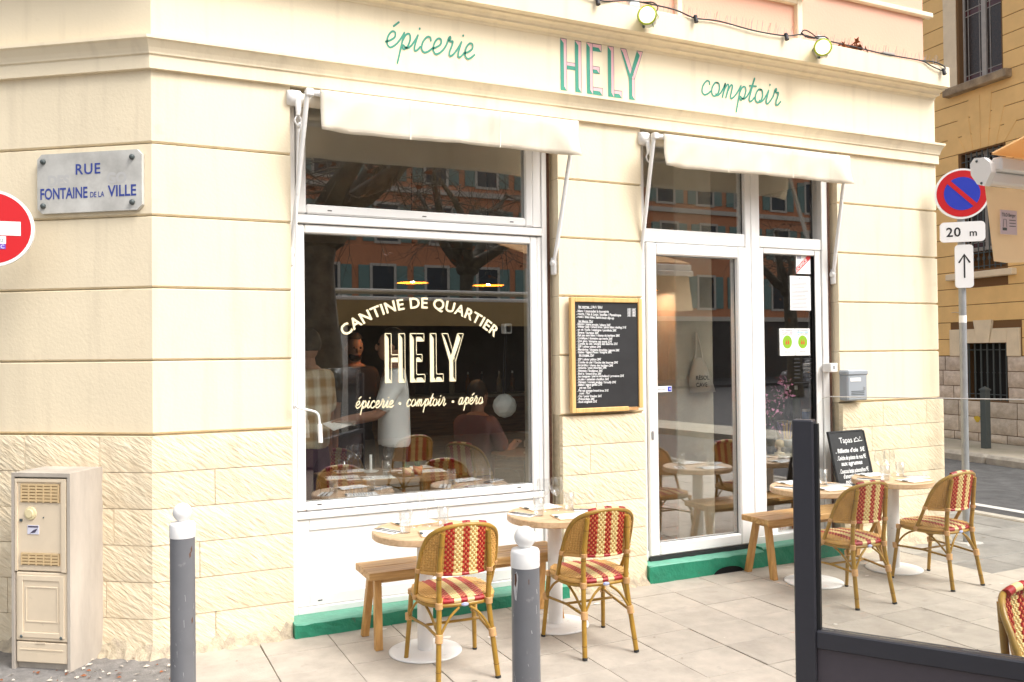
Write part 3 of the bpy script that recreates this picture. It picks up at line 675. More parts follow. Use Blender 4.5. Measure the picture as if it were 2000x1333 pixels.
# ================================================================ AWNINGS
X['seam'] = mat('awning_seam_thread',(.78,.70,.58),.9)
def awning(label, ox0, ox1, bx0, bx1, yb, zb, drop, crank):
    t = thing('awning', label, 'awning', ((ox0+ox1)/2, 0, 0), 0, 'drop arm awnings over the shopfront'); T0 = Matrix.Translation((-(ox0+ox1)/2,0,0))
    def B(b, n, m, par=t): 
        b.v = [(q[0]-(ox0+ox1)/2 if par is t else q[0]-(ox0+ox1)/2, q[1], q[2]) for q in b.v]; return b.build(n, m, par)
    b = MB(); b.tube([(ox0+.05,.02,3.355),(ox1-.04,.02,3.355)], .042, 16); B(b, 'roller', X['fabric'])
    b = MB(); b.tube([(bx0,yb,zb),(bx1,yb,zb)], .019, 10); b.box(bx0-.012, bx0+.035, yb-.024, yb+.024, zb-.024, zb+.022, 0, .006); b.box(bx1-.02, bx1+.012, yb-.024, yb+.024, zb-.024, zb+.022, 0, .006); B(b, 'front_bar', X['white_dirty'])
    # cloth from roller to bar, slightly sagging, then the valance
    rr = random.Random(int(ox0*10)); n = 60; vs = []; fs = []
    fx0 = bx0+.075; fx1 = bx1+.006
    for i in range(n+1):
        u = i/n; x = fx0+(fx1-fx0)*u
        sw = .010*math.sin(u*9+1)+.006*math.sin(u*23)+.003*math.sin(u*61)
        rows = [(.02, 3.395), (yb*.5, (3.395+zb)/2+.01-.004*math.sin(u*6)), (yb-.016, zb+.021), (yb-.026, zb+.004)]
        for k in range(1, 7): 
            v = k/6; dd = .034*math.exp(-((u-.10+v*.08)/.04)**2)*v + .030*math.exp(-((u-.90-v*.08)/.04)**2)*v + .010*math.exp(-((u-.5)/.02)**2)*v
            rows.append((yb-.027+sw*v-dd+.004*math.sin(v*5+u*37), zb-.004-drop*v-.006*math.sin(u*7)*v))
        for (y, z) in rows: vs.append((x, y, z))
    m_ = 10
    fs = [(i*m_+k, i*m_+k+1, (i+1)*m_+k+1, (i+1)*m_+k) for i in range(n) for k in range(m_-1)]
    b = MB(); b.add(vs, fs, 0, True); cl = B(b, 'canopy_cloth', X['fabric'])
    sm_ = cl.modifiers.new('thickness', 'SOLIDIFY'); sm_.thickness = .002
    for us in (.33,.67):
        b = MB(); i_ = int(us*n); q_ = [Vector(vs[i_*10+k])+Vector((0,-.0016,0)) for k in range(3,10)]; b.add([q+Vector((dx,0,0)) for q in q_ for dx in (-.004,.004)], [(2*k,2*k+1,2*k+3,2*k+2) for k in range(6)]); B(b, 'cloth_seam', X['seam'])
    b = MB(); b.add([Vector(vs[i*10+9])+Vector((0,-.0018,dz)) for i in range(n+1) for dz in (.018,.021)], [(2*i,2*i+1,2*i+3,2*i+2) for i in range(n)]); B(b, 'hem_stitch', X['seam'])
    for (xa, xp) in ((bx0, ox0+.012), (bx1-.012, ox1-.014)):
        b = MB(); b.tube([(xa, yb, zb-.01), (xp, .045, 2.385)], .0155, 10); a_ = B(b, 'arm', X['white_dirty'])
        b = MB(); b.box(xp-.012, xp+.012, .02, .085, 2.30, 2.43, 0, .008); b.lathe([(0,-.025),(.022,-.025),(.024,0),(.022,.022),(0,.022)], n=14, M=Matrix.Translation((xp,.045,2.385)) @ Matrix.Rotation(PI/2,4,'Y')); B(b, 'arm_bracket', X['white_dirty'])
    b = MB(); b.lathe([(0,-.05),(.045,-.05),(.05,-.02),(.05,.03),(.03,.05),(0,.05)], n=18, M=Matrix.Translation((ox0+.03,.0,3.355)) @ Matrix.Rotation(PI/2,4,'Y'))
    b.tube([(ox0+.045,-.03,3.33),(ox0+.045,-.045,3.27),(ox0+.042,-.045,3.235)], [.02,.018,.014], 10)
    ey = crom([(ox0+.042,-.045,3.235),(ox0+.062,-.045,3.205),(ox0+.042,-.045,3.17),(ox0+.022,-.045,3.205)], 5, True); b.tube(ey+[ey[0]], .006, 6, caps=False); B(b, 'winding_gear', X['white_dirty'])
    if crank:
        b = MB(); b.tube(crom([(1.132,-.045,3.17),(1.148,-.047,3.19),(1.150,-.05,3.15),(1.135,-.05,3.08),(1.118,-.05,2.5),(1.100,-.05,1.5),(1.100,-.052,1.44),(1.125,-.055,1.412),(1.20,-.06,1.392),(1.236,-.06,1.375),(1.25,-.06,1.335),(1.255,-.06,1.20)], 5), .0075, 8)
        ck = B(b, 'crank_rod', X['white']); b = MB(); b.tube([(1.2525,-.06,1.305),(1.2575,-.06,1.19)], .0145, 12); B(b, 'crank_grip', X['white'], ck)
    return t
awning('cream awning with long valance over the wide left shop window', 1.094, 3.005, 1.155, 3.03, -.225, 3.335, .225, True)
awning('cream awning with valance over the glazed entrance door', 3.72, 5.735, 3.70, 5.64, -.205, 3.325, .215, False)

# ================================================================ WALL FIXTURES
# street plaque on the chamfered corner
def chm(s_, off, z): q = C0+dL*s_+nL*off; return Vector((q.x, q.y, z))
MCH = Matrix(((-dL.x, -nL.x, 0, 0), (-dL.y, -nL.y, 0, 0), (0, 0, 1, 0), (0,0,0,1)))     # local x right along wall, y into the wall
pl = thing('street_name_plaque', 'weathered metal street name plaque bolted to the cream corner wall', 'plaque', chm(.735,.0,2.6)); pl.rotation_euler = MCH.to_euler()
W, H, c = .69, .355, .03
b = MB(); oct_ = [(c,0),(W-c,0),(W,c),(W,H-c),(W-c,H),(c,H),(0,H-c),(0,c)]
b.prism(oct_, lambda q: (q[0],-.028,q[1]), lambda q: (q[0],-.004,q[1])); fixn(b.build('plate', X['plaque'], pl))
b = MB(); f_ = lambda ox, oz: (lambda q: (ox+q.x, -.0295, oz+q.y))
text_mb(b, 'RUE', .088, f_(W*.49,.225), .0014, 'CENTER', spacing=1.12); b.build('plaque_word', X['ink_blue'], pl)
for (s_, sz, x0, wdt) in (('FONTAINE', .092, .018, .315), ('DE LA', .046, .352, .095), ('VILLE', .092, .472, .185)):
    b = MB(); w0 = text_mb(MB(), s_, sz, lambda q: q, .0018); k = wdt/w0; text_mb(b, s_, sz, (lambda q, x0=x0, k=k: (x0+q.x*k, -.0295, .085+q.y)), .0018 if sz > .05 else .0006); b.build('plaque_word', X['ink_blue'], pl)
ghost = mat('faded_letter_ghost', (.47,.465,.45), .5)
b = MB(); text_mb(b, 'DES', .085, lambda q: (.07+q.x,-.0288,.165+q.y), .004); b.build('faded_lettering', ghost, pl); b = MB(); text_mb(b, 'GO', .085, lambda q: (.46+q.x,-.0288,.165+q.y), .004); b.build('faded_lettering', ghost, pl)
for (x, z) in ((.042,.045),(W-.06,.045),(.042,H-.045),(W-.06,H-.045)):
    b = MB(); b.ball((x,-.032,z), .017, 12); b.build('bolt', X['iron'], pl)
# utility cabinet
cab = thing('utility_cabinet', 'beige meter cabinet in a grey concrete shell against the corner wall', 'cabinet', chm(.682,.305,0)); cab.rotation_euler = MCH.to_euler()
b = MB(); CW, CD, CHt = .37, .30, 1.095
b.box(0,.018,0,CD,-.02,CHt); b.box(CW-.018,CW,0,CD,-.02,CHt); b.box(.018,CW-.018,0,CD,CHt-.022,CHt); b.box(.018,CW-.018,.03,CD,-.02,CHt-.022); b.build('concrete_shell', X['concrete'], cab)
d1 = MB(); d1.box(.022,.344,.006,.03,.545,1.062,0,.005); d1.box(.022,.036,-.001,.006,.545,1.062); d1.box(.318,.344,-.003,.006,.545,1.062); d1.box(.036,.318,-.001,.006,1.045,1.062); d1 = d1.build('upper_door', X['beige_box'], cab)
def vent(z0, z1):
    b = MB(); b.box(.06,.302,.002,.0058,z0,z1,1)
    n = int((z1-z0)/.0165)
    for k in range(n): b.box(.06,.302,-.002,.0022,z0+k*(z1-z0)/n+.006,z0+(k+1)*(z1-z0)/n,0)
    for k in range(6): x = .06+k*(.242-.008)/5; b.box(x,x+.008,-.0028,.002,z0,z1,0)
    b.build('vent_grille', [mat('vent_beige',(.60,.44,.24),.6), X['vent_dark']], d1)
vent(.93,1.035); vent(.580,.648)
b = MB(); b.lathe([(0,.012),(.022,.012),(.024,.006),(.036,.004),(.038,-.004)], n=22, smooth=False, M=Matrix.Translation((.118,.004,.868)) @ Matrix.Rotation(PI/2,4,'X')); b.build('round_cap', mat('yellowed_cap',(.70,.60,.36),.5), d1)
b = MB(); b.box(.052,.068,-.001,.005,.822,.836); b.box(.198,.204,.002,.0055,.842,.850); b.build('latch', X['iron'], d1)
b = MB(); b.box(.10,.172,.0025,.0055,.752,.802); b.box(.105,.168,.0015,.0025,.79,.798,1); b.add([(.115,.0018,.756),(.15,.0018,.762),(.165,.0018,.785),(.14,.0018,.776)], [(0,1,2,3)], 1); b.build('sticker', [mat('lilac_sticker',(.62,.62,.72),.5), mat('dark_sticker_print',(.06,.05,.09),.5)], d1)
d2 = MB(); d2.box(.022,.346,.006,.03,.155,.538,0,.005); rect_frame(d2, .04,.33,.175,.522,.03,.001,.006,.002); rect_frame(d2,.085,.29,.26,.46,.008,.003,.006,.001); d2 = d2.build('lower_door', X['beige_box'], cab)
b = MB(); b.box(.026,.346,.006,.03,.035,.148,0,.004); b.box(.15,.21,.002,.008,.142,.150,0); b.box(.05,.32,.003,.006,.105,.11); b.build('kick_plate', X['beige_box'], cab)
b = MB()
for x in (.06,.31): b.ball((x,.004,.18),.010,10)
b.build('screws', X['iron'], d2)
# small litter at the foot of the cabinet
rr = random.Random(12)
b = MB()
for k in range(150):
    x, y = rr.uniform(-.6,.42), rr.uniform(-.75,.1)
    if (Vector((x,y))-C0).dot(nL) < .06: continue
    a = rr.uniform(0,6.3); l_ = rr.uniform(.006,.022); u = Vector((math.cos(a),math.sin(a),0))*l_; v = Vector((-math.sin(a),math.cos(a),0))*l_*.5
    q = Vector((x,y,.004)); b.add([q-u, q-v+Vector((0,0,.006)), q+u, q+v], [(0,1,2,3)], rr.choice((0,0,1)))
tag(b.build('leaf_litter', [mat('litter_pale',(.55,.48,.40),.9), X['leaf_brown']]), 'scraps of dead leaf and grit on the asphalt by the cabinet', 'litter', kind='stuff')
# wine list chalkboard
bd = thing('wine_chalkboard', 'tall pine framed chalkboard of handwritten wines hung between window and door', 'chalkboard', (3.065,-.05,1.30))
BW, BH = .61, .835
b = MB(); b.box(.03,BW-.03,.0,.022,.03,BH-.03); b.build('slate', X['slate'], bd)
for (x0,x1,z0,z1) in ((0,.034,0,BH),(BW-.034,BW,.02,BH),(.034,BW-.034,BH-.034,BH),(.034,BW-.125,0,.034)):
    b = MB(); b.box(x0,x1,-.012,.026,z0,z1,0,.004); b.build('frame_batten', X['pine'], bd)
b = MB(); b.box(BW-.125,BW-.034,-.002,.026,.004,.026,0,.002); b.build('broken_batten', wood('raw_broken_pine',(.45,.22,.08),(.55,.30,.12),'x'), bd)
MENU = ['les verres : 14cl / 50cl','', '. blanc / muscadet la louvetrie|5€/ 18€', '. rouge / Vas à Luca / jouillas / Passaloupe|5€/ 18€', '. rosé / bleu bleu Saint-louis dip-up|5€/ 18€','', 'les blancs: 75cl',
 '. bloom / mami pouzin / alsace 26€','. Wilder Sally / brand bros / pinot blanc riesling 31€','. on vit / fuchs / catalogne / parellada 28€','. Savane / lauraine 30€','. Fait pas sans blanc / champ du barbiers 28€','. Cocalique / domaine cap merle 26€','. Don gino / domaine cap merle 27€','. Combe du ciel / anciens des beurres 25€','. SSP / olivier pithon 29€','. Mandarine / domaine bruchite / savoie 28€','. Gabes / Sigaut Pinox / hongrie 28€','les rouges: 75cl','',
 '. SSP / olivier pithon 28€','. Combe du ciel / l’anclos des beurres 29€','. les jardins / champ des barbiers 28€','. Amache / yoan moureau 24€','. Nemesis / foudigous 26€','. Bud is / brand bros 28€','. les mangues / pierre michelland / provence 25€','. le plan / sebastien chatillon 36€','. Penseur / romain jambes / brouilly 29€','. Bébel / sigaut gaillac 23€','pet nat 75cl','. Pet nat orange brand bros 31€','rosé : 75cl','. Oui / peter fraukaz 26€','. Primordiale 28€','. Rock singliade 25€']
b = MB(); zz = BH-.075; dzl = (BH-.10)/len(MENU)*1.0
for k, ln in enumerate(MENU):
    a, *pr = ln.split('|'); j = .5*math.sin(k*2.1)
    if a: 
        off = .012 if a.startswith('.') else .03
        text_mb(b, a, .0235 if k > 5 else .0265, lambda q: (.036+off+q.x*.86, -.0012, zz+q.y-.018*q.x*(1+j)), .0006, shear=.15)
    if pr: text_mb(b, pr[0], .027, lambda q: (BW-.125+q.x*.8, -.0012, zz+q.y+.012), .0006, shear=.2)
    if a.startswith('le') and k in (0,6,18): b.box(.066,.185,-.0014,-.0006,zz-.006,zz-.0035)
    zz -= dzl*(1.0 if ln else .55)
b.build('chalk_writing', X['chalk'], bd)
# letter box and bell box right of the door
lb = thing('letter_box', 'small grey letter box fixed to the pier right of the door', 'letter box', (5.715,0,1.30))
b = MB(); b.box(0,.235,-.10,.0,0,.225,0,.012); b.build('box_body', X['grey_plastic'], lb)
b = MB(); b.box(-.006,.241,-.108,.0,.215,.262,0,.012); b.build('lid', X['grey_plastic'], lb)
b = MB(); b.box(.03,.15,-.1035,-.0995,.165,.195); b.build('name_slot', X['paper'], lb); b = MB(); b.box(.185,.205,-.104,-.0995,.09,.12,0,.004); b.build('key_lock', X['galv'], lb)
b = MB()
for k in range(3): b.box(.04,.19,-.1025,-.0995,.05+k*.014,.055+k*.014)
b.build('grooves', X['iron'], lb)
bb = MB(); bb.box(5.60,5.68,-.030,.07,1.545,1.622,0,.006); tag(bb.build('bell_box', X['white']), 'tiny white junction box on the edge of the door reveal', 'box')
bk = [o for o in bpy.data.objects if o.name == 'bell_box'][0]
b = MB(); b.box(5.625,5.643,-.033,-.029,1.57,1.60); b.build('push_button', X['galv'], bk)
# cornice lamps
def lamp(x, z, label):
    t = thing('bulkhead_lamp', label, 'lamp', (x,-.15,z), 0, 'caged bulkhead lamps on the cornice')
    MX = Matrix.Rotation(PI/2,4,'X')
    b = MB(); b.lathe([(0,0),(.05,0),(.052,.03),(.045,.075),(.040,.09)], n=20, M=MX); b.build('lamp_base', mat('lamp_body_grey',(.55,.55,.5),.4) if 'lampb' not in X else X['lampb'], t)
    b = MB(); b.lathe([(.053,.092),(.058,.10),(.052,.108),(.047,.10),(.053,.092)], n=22, M=MX); b.build('rim', X['lamp_rim'], t)
    b = MB(); b.lathe([(.044,.10),(.040,.125),(.025,.142),(0,.146)], n=20, M=MX); b.build('lit_glass', X['lamp_glow'], t)
    for a in range(0,360,60):
        c_, s_ = math.cos(R(a)), math.sin(R(a)); b = MB(); b.tube([(.054*c_,-.0,.054*s_),(.060*c_,-.05,.060*s_),(.056*c_,-.10,.056*s_)], .0028, 5); b.build('cage_bar', X['lamp_green'], t)
    b = MB(); b.ball((-.022,-.085,-.060),.009,10); b.build('clasp', X['iron'], t)
    for o in kids(t): pass
    t.rotation_euler = (R(6),0,R(-40)); t.location.y = -.175; t.scale = (1.25,1.25,1.25)
    return t
X['lamp_rim'] = mat('yellow_green_rim',(.30,.36,.03),.4); X['lampb'] = mat('lamp_body_grey',(.55,.55,.5),.4)
lamp(3.69, 4.195, 'lit green caged bulkhead lamp on the cornice above the painted name'); lamp(5.40, 4.205, 'lit green caged bulkhead lamp on the cornice above the door side')
# festoon cable along the cornice edge
cb = thing('festoon_cable', 'black cable with bulb sockets draped along the top of the cornice', 'cable', (4.9,-.15,4.29))
pts = crom([(2.2,-.165,4.31),(2.9,-.16,4.325),(3.25,-.165,4.27),(3.55,-.13,4.33),(3.72,-.13,4.335),(3.95,-.15,4.318),(4.12,-.165,4.278),(4.35,-.165,4.29),(4.7,-.168,4.268),(5.02,-.168,4.275),(5.2,-.15,4.318),(5.36,-.13,4.325),(5.55,-.12,4.325),(5.9,-.15,4.30),(6.15,-.155,4.29),(6.4,-.155,4.293),(6.62,-.158,4.292),(6.72,-.165,4.262),(6.86,-.17,4.235),(6.90,-.168,4.27),(6.80,-.15,4.308),(6.62,-.14,4.303)], 5)
off = Vector((4.9,-.15,4.29)); b = MB(); b.tube([q-off for q in pts], .0058, 6); b.build('wire', X['cable'], cb)
for x0, zl in ((3.64,4.255),(5.36,4.262)):
    b = MB(); b.tube([q-off for q in crom([(x0+.02,-.13,4.335),(x0+.11,-.15,4.34),(x0+.14,-.165,4.30),(x0+.10,-.155,zl-.02),(x0+.06,-.152,zl-.05)],5)], .005, 6); b.build('lamp_lead', X['cable'], cb)
b = MB(); b.tube([q-off for q in crom([(5.20,-.145,4.315),(5.24,-.15,4.36),(5.32,-.14,4.355),(5.40,-.12,4.33),(5.30,-.13,4.315),(5.21,-.15,4.335),(5.25,-.16,4.30)],6)], .005, 6); b.build('cable_coil', X['cable'], cb)
for (x, y, z) in ((3.25,-.172,4.262),(4.12,-.172,4.272),(5.02,-.175,4.268),(6.87,-.175,4.228)):
    b = MB(); q = Vector((x,y,z))-off; b.tube([q+Vector((0,0,.014)), q+Vector((0,-.012,-.032))], [.014,.017], 10); b.ball((q.x,q.y,q.z+.012),.018,8); b.build('bulb_socket', X['cable'], cb)
for (x, z) in ((3.60,4.325),(5.46,4.335)):
    b = MB(); q = Vector((x,-.11,z))-off; b.box(q.x-.045,q.x+.045,q.y-.02,q.y+.02,q.z-.03,q.z+.022,0,.006); b.build('junction_box', mat('clear_grey_box',(.62,.66,.68),.3), cb)
b = MB(); rr = random.Random(4)
for k in range(42):
    q = Vector((5.85+rr.gauss(0,.075), -.09+rr.uniform(-.05,.04), 4.30+abs(rr.gauss(0,.018)))); a = [rr.uniform(0,6.3) for _ in range(3)]; Mx = Matrix.Translation(q) @ Matrix.Rotation(a[0],4,'X') @ Matrix.Rotation(a[1],4,'Y') @ Matrix.Rotation(a[2],4,'Z')
    s_ = rr.uniform(.02,.045); star = [(math.cos(t)*s_*(1 if i % 2 == 0 else .45), math.sin(t)*s_*(1 if i % 2 == 0 else .45), .006*math.sin(i*2)) for i, t in enumerate([2*PI*j/10 for j in range(10)])]
    b.add([Mx @ Vector(p_) for p_ in star], [tuple(range(10))])
tag(b.build('dead_leaves', X['leaf_brown']), 'clump of dry brown plane leaves caught on the cornice', 'leaves', kind='stuff')
b = MB(); b.box(6.16,6.30,-.14,-.10,4.305,4.322,0,.003); tag(b.build('loose_bracket', X['grey_wood']), 'small loose grey bracket lying on the cornice top', 'bracket')
# ================================================================ TERRACE CHAIRS
FR = [(.212,.0,.405),(.219,-.05,.50),(.220,-.095,.60),(.211,-.14,.70),(.185,-.19,.775),(.115,-.236,.818),(0,-.252,.832)]
def frame_half(): return crom(FR, 8)
FH = frame_half()
def w_at(z):
    for i in range(len(FH)-1):
        a, c = FH[i], FH[i+1]
        if a.z <= z <= c.z and c.z > a.z: t = (z-a.z)/(c.z-a.z); return a.x+(c.x-a.x)*t, a.y+(c.y-a.y)*t
    return 0, FH[-1].y
def stripe(x):
    a = abs(x)
    return 'r' if a < .0235 else ('c' if a < .066 else ('r' if a < .113 else 't'))
WM = ['weave_tan','weave_red','weave_orange','weave_cream','cane_node']
def bind(t, p, d, r, L=.026, n=9):
    b = MB()
    p = Vector(p); d = Vector(d).normalized()
    k = 5
    pts = []; rs = []
    for i in range(k*2+1): pts.append(p+d*(L*(i/(k*2)-.5))); rs.append(r*(1.0 if i % 2 else .86))
    b.tube(pts, rs, n); b.build('rattan_binding', X['binding'], t)
def make_chair(label, group):
    t = thing('bistro_chair', label, 'chair', (0,0,0), 0, group)
    # woven back
    b = MB(); cs = .0118; rows = 18; z0, z1 = .565, .826; nc = 19
    def BP(x, z, o):
        wz, ye = w_at(z); wz = max(wz, .02); yc = -.222-.035*(z-.56)/.27; s_ = max(-1, min(1, x/wz)); y = yc+(ye-yc)*abs(s_)**2.4
        ds = 2.4*(ye-yc)*abs(s_)**1.4*(1 if s_ > 0 else -1)/wz; nn = Vector((-ds, 1, 0)).normalized()
        return Vector((x, y, z)) + nn*o
    for j in range(rows):
        za = z0+(z1-z0)*j/rows; zb = z0+(z1-z0)*(j+1)/rows; wz = w_at((za+zb)/2)[0]
        nx = 40
        for i in range(-nc, nc+1):
            xa, xb = i*cs-cs/2, i*cs+cs/2
            if abs(i*cs) > wz+.002: continue
            xa = max(xa, -wz); xb = min(xb, wz)
            if xb-xa < .002: continue
            st = stripe(i*cs); ck = (i+j) % 2
            mi = {'t': 0, 'r': (1 if ck else 2), 'c': (3 if ck else 0)}[st]; big = {'t': .94, 'r': (1.16 if ck else .72), 'c': (1.16 if ck else .62)}[st]
            xm, zm = (xa+xb)/2, (za+zb)/2; hx, hz = (xb-xa)/2, (zb-za)/2
            h = .0032 if ck else .0012
            for sgn in (1, -1):
                o0 = .0008*sgn; o1 = (.0022+h)*sgn
                base = [BP(xm+sx*hx*min(big,1.1), zm+sz*hz*min(big,1.1), o0) for sx, sz in ((-1,-1),(1,-1),(1,1),(-1,1))]
                top = [BP(xm+sx*hx*big*.66, zm+sz*hz*big*.66, o1) for sx, sz in ((-1,-1),(1,-1),(1,1),(-1,1))]
                fs = [(4,5,6,7)]+[(k, (k+1) % 4, 4+(k+1) % 4, 4+k) for k in range(4)]
                if sgn < 0: pass
                else: fs = [f[::-1] for f in fs]
                b.add(base+top, fs, mi)
    # ground sheet between the strands
    n = 26
    for j in range(rows):
        za = z0+(z1-z0)*j/rows; zb = z0+(z1-z0)*(j+1)/rows; wa, wb = w_at(za)[0], w_at(zb)[0]
        for i in range(n): 
            ua, ub = -1+2*i/n, -1+2*(i+1)/n; b.add([BP(ua*wa,za,0),BP(ub*wa,za,0),BP(ub*wb,zb,0),BP(ua*wb,zb,0)], [(0,1,2,3)], 0)
    b.build('woven_back', [X[k] for k in WM], t)
    # rolled lower edge of the back, striped, and stripes over the top of the frame
    b = MB()
    xs = [-.208+.416*i/60 for i in range(61)]
    for i in range(60):
        m_ = (xs[i]+xs[i+1])/2; st = stripe(m_); mi = {'t':0,'r':1,'c':3}[st]
        b.tube([BP(xs[i],.566,0), BP(xs[i+1],.566,0)], .0095, 8, mi, caps=False)
    b.build('striped_edge', [X[k] for k in WM], t); b = MB()
    top = [Vector((-q.x,q.y,q.z)) for q in FH]+FH[::-1][1:]
    seg = [q for q in top if abs(q.x) < .125]; 
    for i in range(len(seg)-1):
        st = stripe((seg[i].x+seg[i+1].x)/2); 
        if st != 't': b.tube([seg[i]+Vector((0,.012,.004)), seg[i+1]+Vector((0,.012,.004))], .0165, 10, {'r':1,'c':3}[st], caps=True)
        else: b.tube([seg[i]+Vector((0,.012,.002)), seg[i+1]+Vector((0,.012,.002))], .015, 10, 0, caps=True)
    b.build('striped_top', [X[k] for k in WM], t)
    b = MB(); b.tube(top, .0125, 10); b.build('back_hoop', X['cane'], t)
    # seat
    b = MB(); RX, RY = .212, .205; cy0 = .0
    def sw(y): 
        v = (y-cy0)/RY; return RX*(max(0, 1-abs(v)**3.2))**(1/3.2)*(1-.06*(-v if v < 0 else 0))
    def SZ(x, y, o=0): 
        r_ = min(1, ((x/RX)**2+((y-cy0)/RY)**2)); return .452-.014*r_+o
    cz = .0125; nr = 32
    for j in range(nr):
        ya = cy0-RY+2*RY*j/nr; yb = ya+2*RY/nr; ym = (ya+yb)/2; w_ = sw(ym)
        for i in range(-18, 19):
            xm = i*cz
            if abs(xm) > w_-.003: continue
            st = stripe(xm*1.0); ck = (i+j) % 2; mi = {'t':0,'r':(1 if ck else 2),'c':(3 if ck else 3)}[st]; big = 1.1 if ck else .75; h = .0028 if ck else .0014
            hx, hy = cz/2, (yb-ya)/2
            base = [Vector((xm+sx*hx*min(1,big), ym+sy*hy*min(1,big), SZ(xm,ym))) for sx, sy in ((-1,-1),(1,-1),(1,1),(-1,1))]
            tp = [Vector((xm+sx*hx*big*.7, ym+sy*hy*big*.7, SZ(xm,ym,h))) for sx, sy in ((-1,-1),(1,-1),(1,1),(-1,1))]
            b.add(base+tp, [(4,5,6,7)]+[(k,(k+1) % 4,4+(k+1) % 4,4+k) for k in range(4)], mi)
    ring = []
    for k in range(72):
        a = 2*PI*k/72; c_, s_ = math.cos(a), math.sin(a); e = (abs(c_)**3.2+abs(s_)**3.2)**(-1/3.2); ring.append((RX*c_*e, cy0+RY*s_*e))
    prof = [(.94,.4385),(1.0,.4325),(1.025,.422),(1.0,.410),(.93,.408)]
    for k in range(72):
        k2 = (k+1) % 72; st = stripe((ring[k][0]+ring[k2][0])/2) if ring[k][1] < -.1 else 't'; mi = {'t':0,'r':1,'c':3}[st]
        for q in range(4):
            (s1, h1), (s2, h2) = prof[q], prof[q+1]
            P_ = lambda kk, s_, h_: (ring[kk][0]*s_, ring[kk][1]*s_, h_)
            b.add([P_(k,s1,h1),P_(k2,s1,h1),P_(k2,s2,h2),P_(k,s2,h2)][::-1], [(0,1,2,3)], mi, True)
    b.add([(x*.97,y*.97,.4375) for x,y in ring], [tuple(range(72))], 0); b.add([(x*.93,y*.93,.408) for x,y in ring], [tuple(range(72))[::-1]], 0)
    b.build('woven_seat', [X[k] for k in WM], t)
    b = MB(); rl = [Vector((x*.97,y*.97,.398)) for x,y in ring[::3]]; b.tube(rl+[rl[0]], .0115, 8, caps=False); b.build('seat_rail', X['cane'], t)
    # legs
    for sx in (-1, 1):
        b = MB(); P_ = [(sx*.208,.215,0),(sx*.196,.19,.20),(sx*.186,.165,.405)]; b.tube(P_, [.0125,.0135,.0145], 10); lg = b.build('leg', X['cane'], t)
        b = MB(); b.tube([(sx*.2083,.2155,-.0005),(sx*.2075,.214,.012)], .0137, 10); b.build('rubber_foot', X['rubber'], lg)
        P_ = crom([(sx*.168,-.262,0),(sx*.152,-.225,.22),(sx*.140,-.200,.41),(sx*.142,-.212,.58),(sx*.128,-.238,.79)], 5)
        b = MB(); b.tube(P_, .0145, 10); lg = b.build('back_leg', X['cane'], t)
        b = MB(); b.tube([(sx*.1683,-.2625,-.0005),(sx*.1665,-.260,.012)], .0157, 10); b.build('rubber_foot', X['rubber'], lg)
        for q in P_[2:-1:4]:
            b = MB(); b.tube([q-Vector((0,0,.0025)), q+Vector((0,0,.0025))], .0156, 10); b.build('cane_joint', X['cane_node'], lg)
        b = MB(); b.tube([(sx*.197,.192,.25),(sx*.158,-.02,.25),(sx*.146,-.228,.235)], .0082, 8); b.build('side_stretcher', X['cane'], t)
        b = MB(); b.tube(crom([(sx*.197,.19,.25),(sx*.175,.12,.34),(sx*.15,.04,.385)], 5), .0075, 7); b.build('curved_brace', X['cane'], t); b = MB(); b.tube(crom([(sx*.150,-.225,.24),(sx*.09,-.215,.335),(sx*.03,-.205,.385)], 5), .0075, 7); b.build('curved_brace', X['cane'], t); b = MB(); b.tube(crom([(sx*.146,-.22,.24),(sx*.165,-.13,.34),(sx*.18,-.06,.388)], 5), .0075, 7); b.build('curved_brace', X['cane'], t)
        bind(t, (sx*.197,.192,.25), (0,.1,1), .021, .04); bind(t, (sx*.1505,-.226,.238), (sx*-.1,.12,1), .022, .045); bind(t, (sx*.187,.168,.395), (0,0,1), .021, .03); bind(t, (sx*.141,-.202,.403), (0,0,1), .0215, .034); bind(t, (sx*.142,-.213,.574), (0,0,1), .0205, .022); bind(t, (sx*.2125,-.005,.415), (0,-.4,1), .018, .034); bind(t, (sx*.2205,-.086,.575), (0,-.4,1), .017, .026)
    b = MB(); b.tube([(-.155,-.005,.25),(.155,-.005,.25)], .008, 8); b.build('cross_stretcher', X['cane'], t)
    b = MB(); b.lathe([(0,0),(.017,0),(.017,.004),(0,.004)], n=18, M=Matrix.Translation((.0,-.212,.400)) @ Matrix.Rotation(PI/2,4,'X') @ Matrix.Diagonal((1.2,.62,1,1))); b.build('maker_badge', mat('blue_white_badge',(.62,.66,.78),.4,col2=(.15,.2,.5),vs=120), t)
    return t
GCH = 'rattan bistro chairs on the terrace'
ch = make_chair('woven rattan chair at the round table nearest the left bollard', GCH)
ch.location = (1.775,-.962,0); ch.rotation_euler = (0,0,R(-3))
def more_chair(x, y, rz, label, z=0, group=GCH, sc=1.):
    c = copy_tree(ch); c.location = (x,y,z); c.rotation_euler = (0,0,R(rz)); c['label'] = label; c['group'] = group; return c
more_chair(2.655,-.965,-3,'woven rattan chair in front of the pier with the wine chalkboard')
more_chair(4.735,-.985,-2,'woven rattan chair at the table behind the dark screen post')
more_chair(5.66,-.965,2,'woven rattan chair nearest the street sign pole')
more_chair(3.165,-3.57,180,'woven chair cut off at the right edge behind the glass screen')

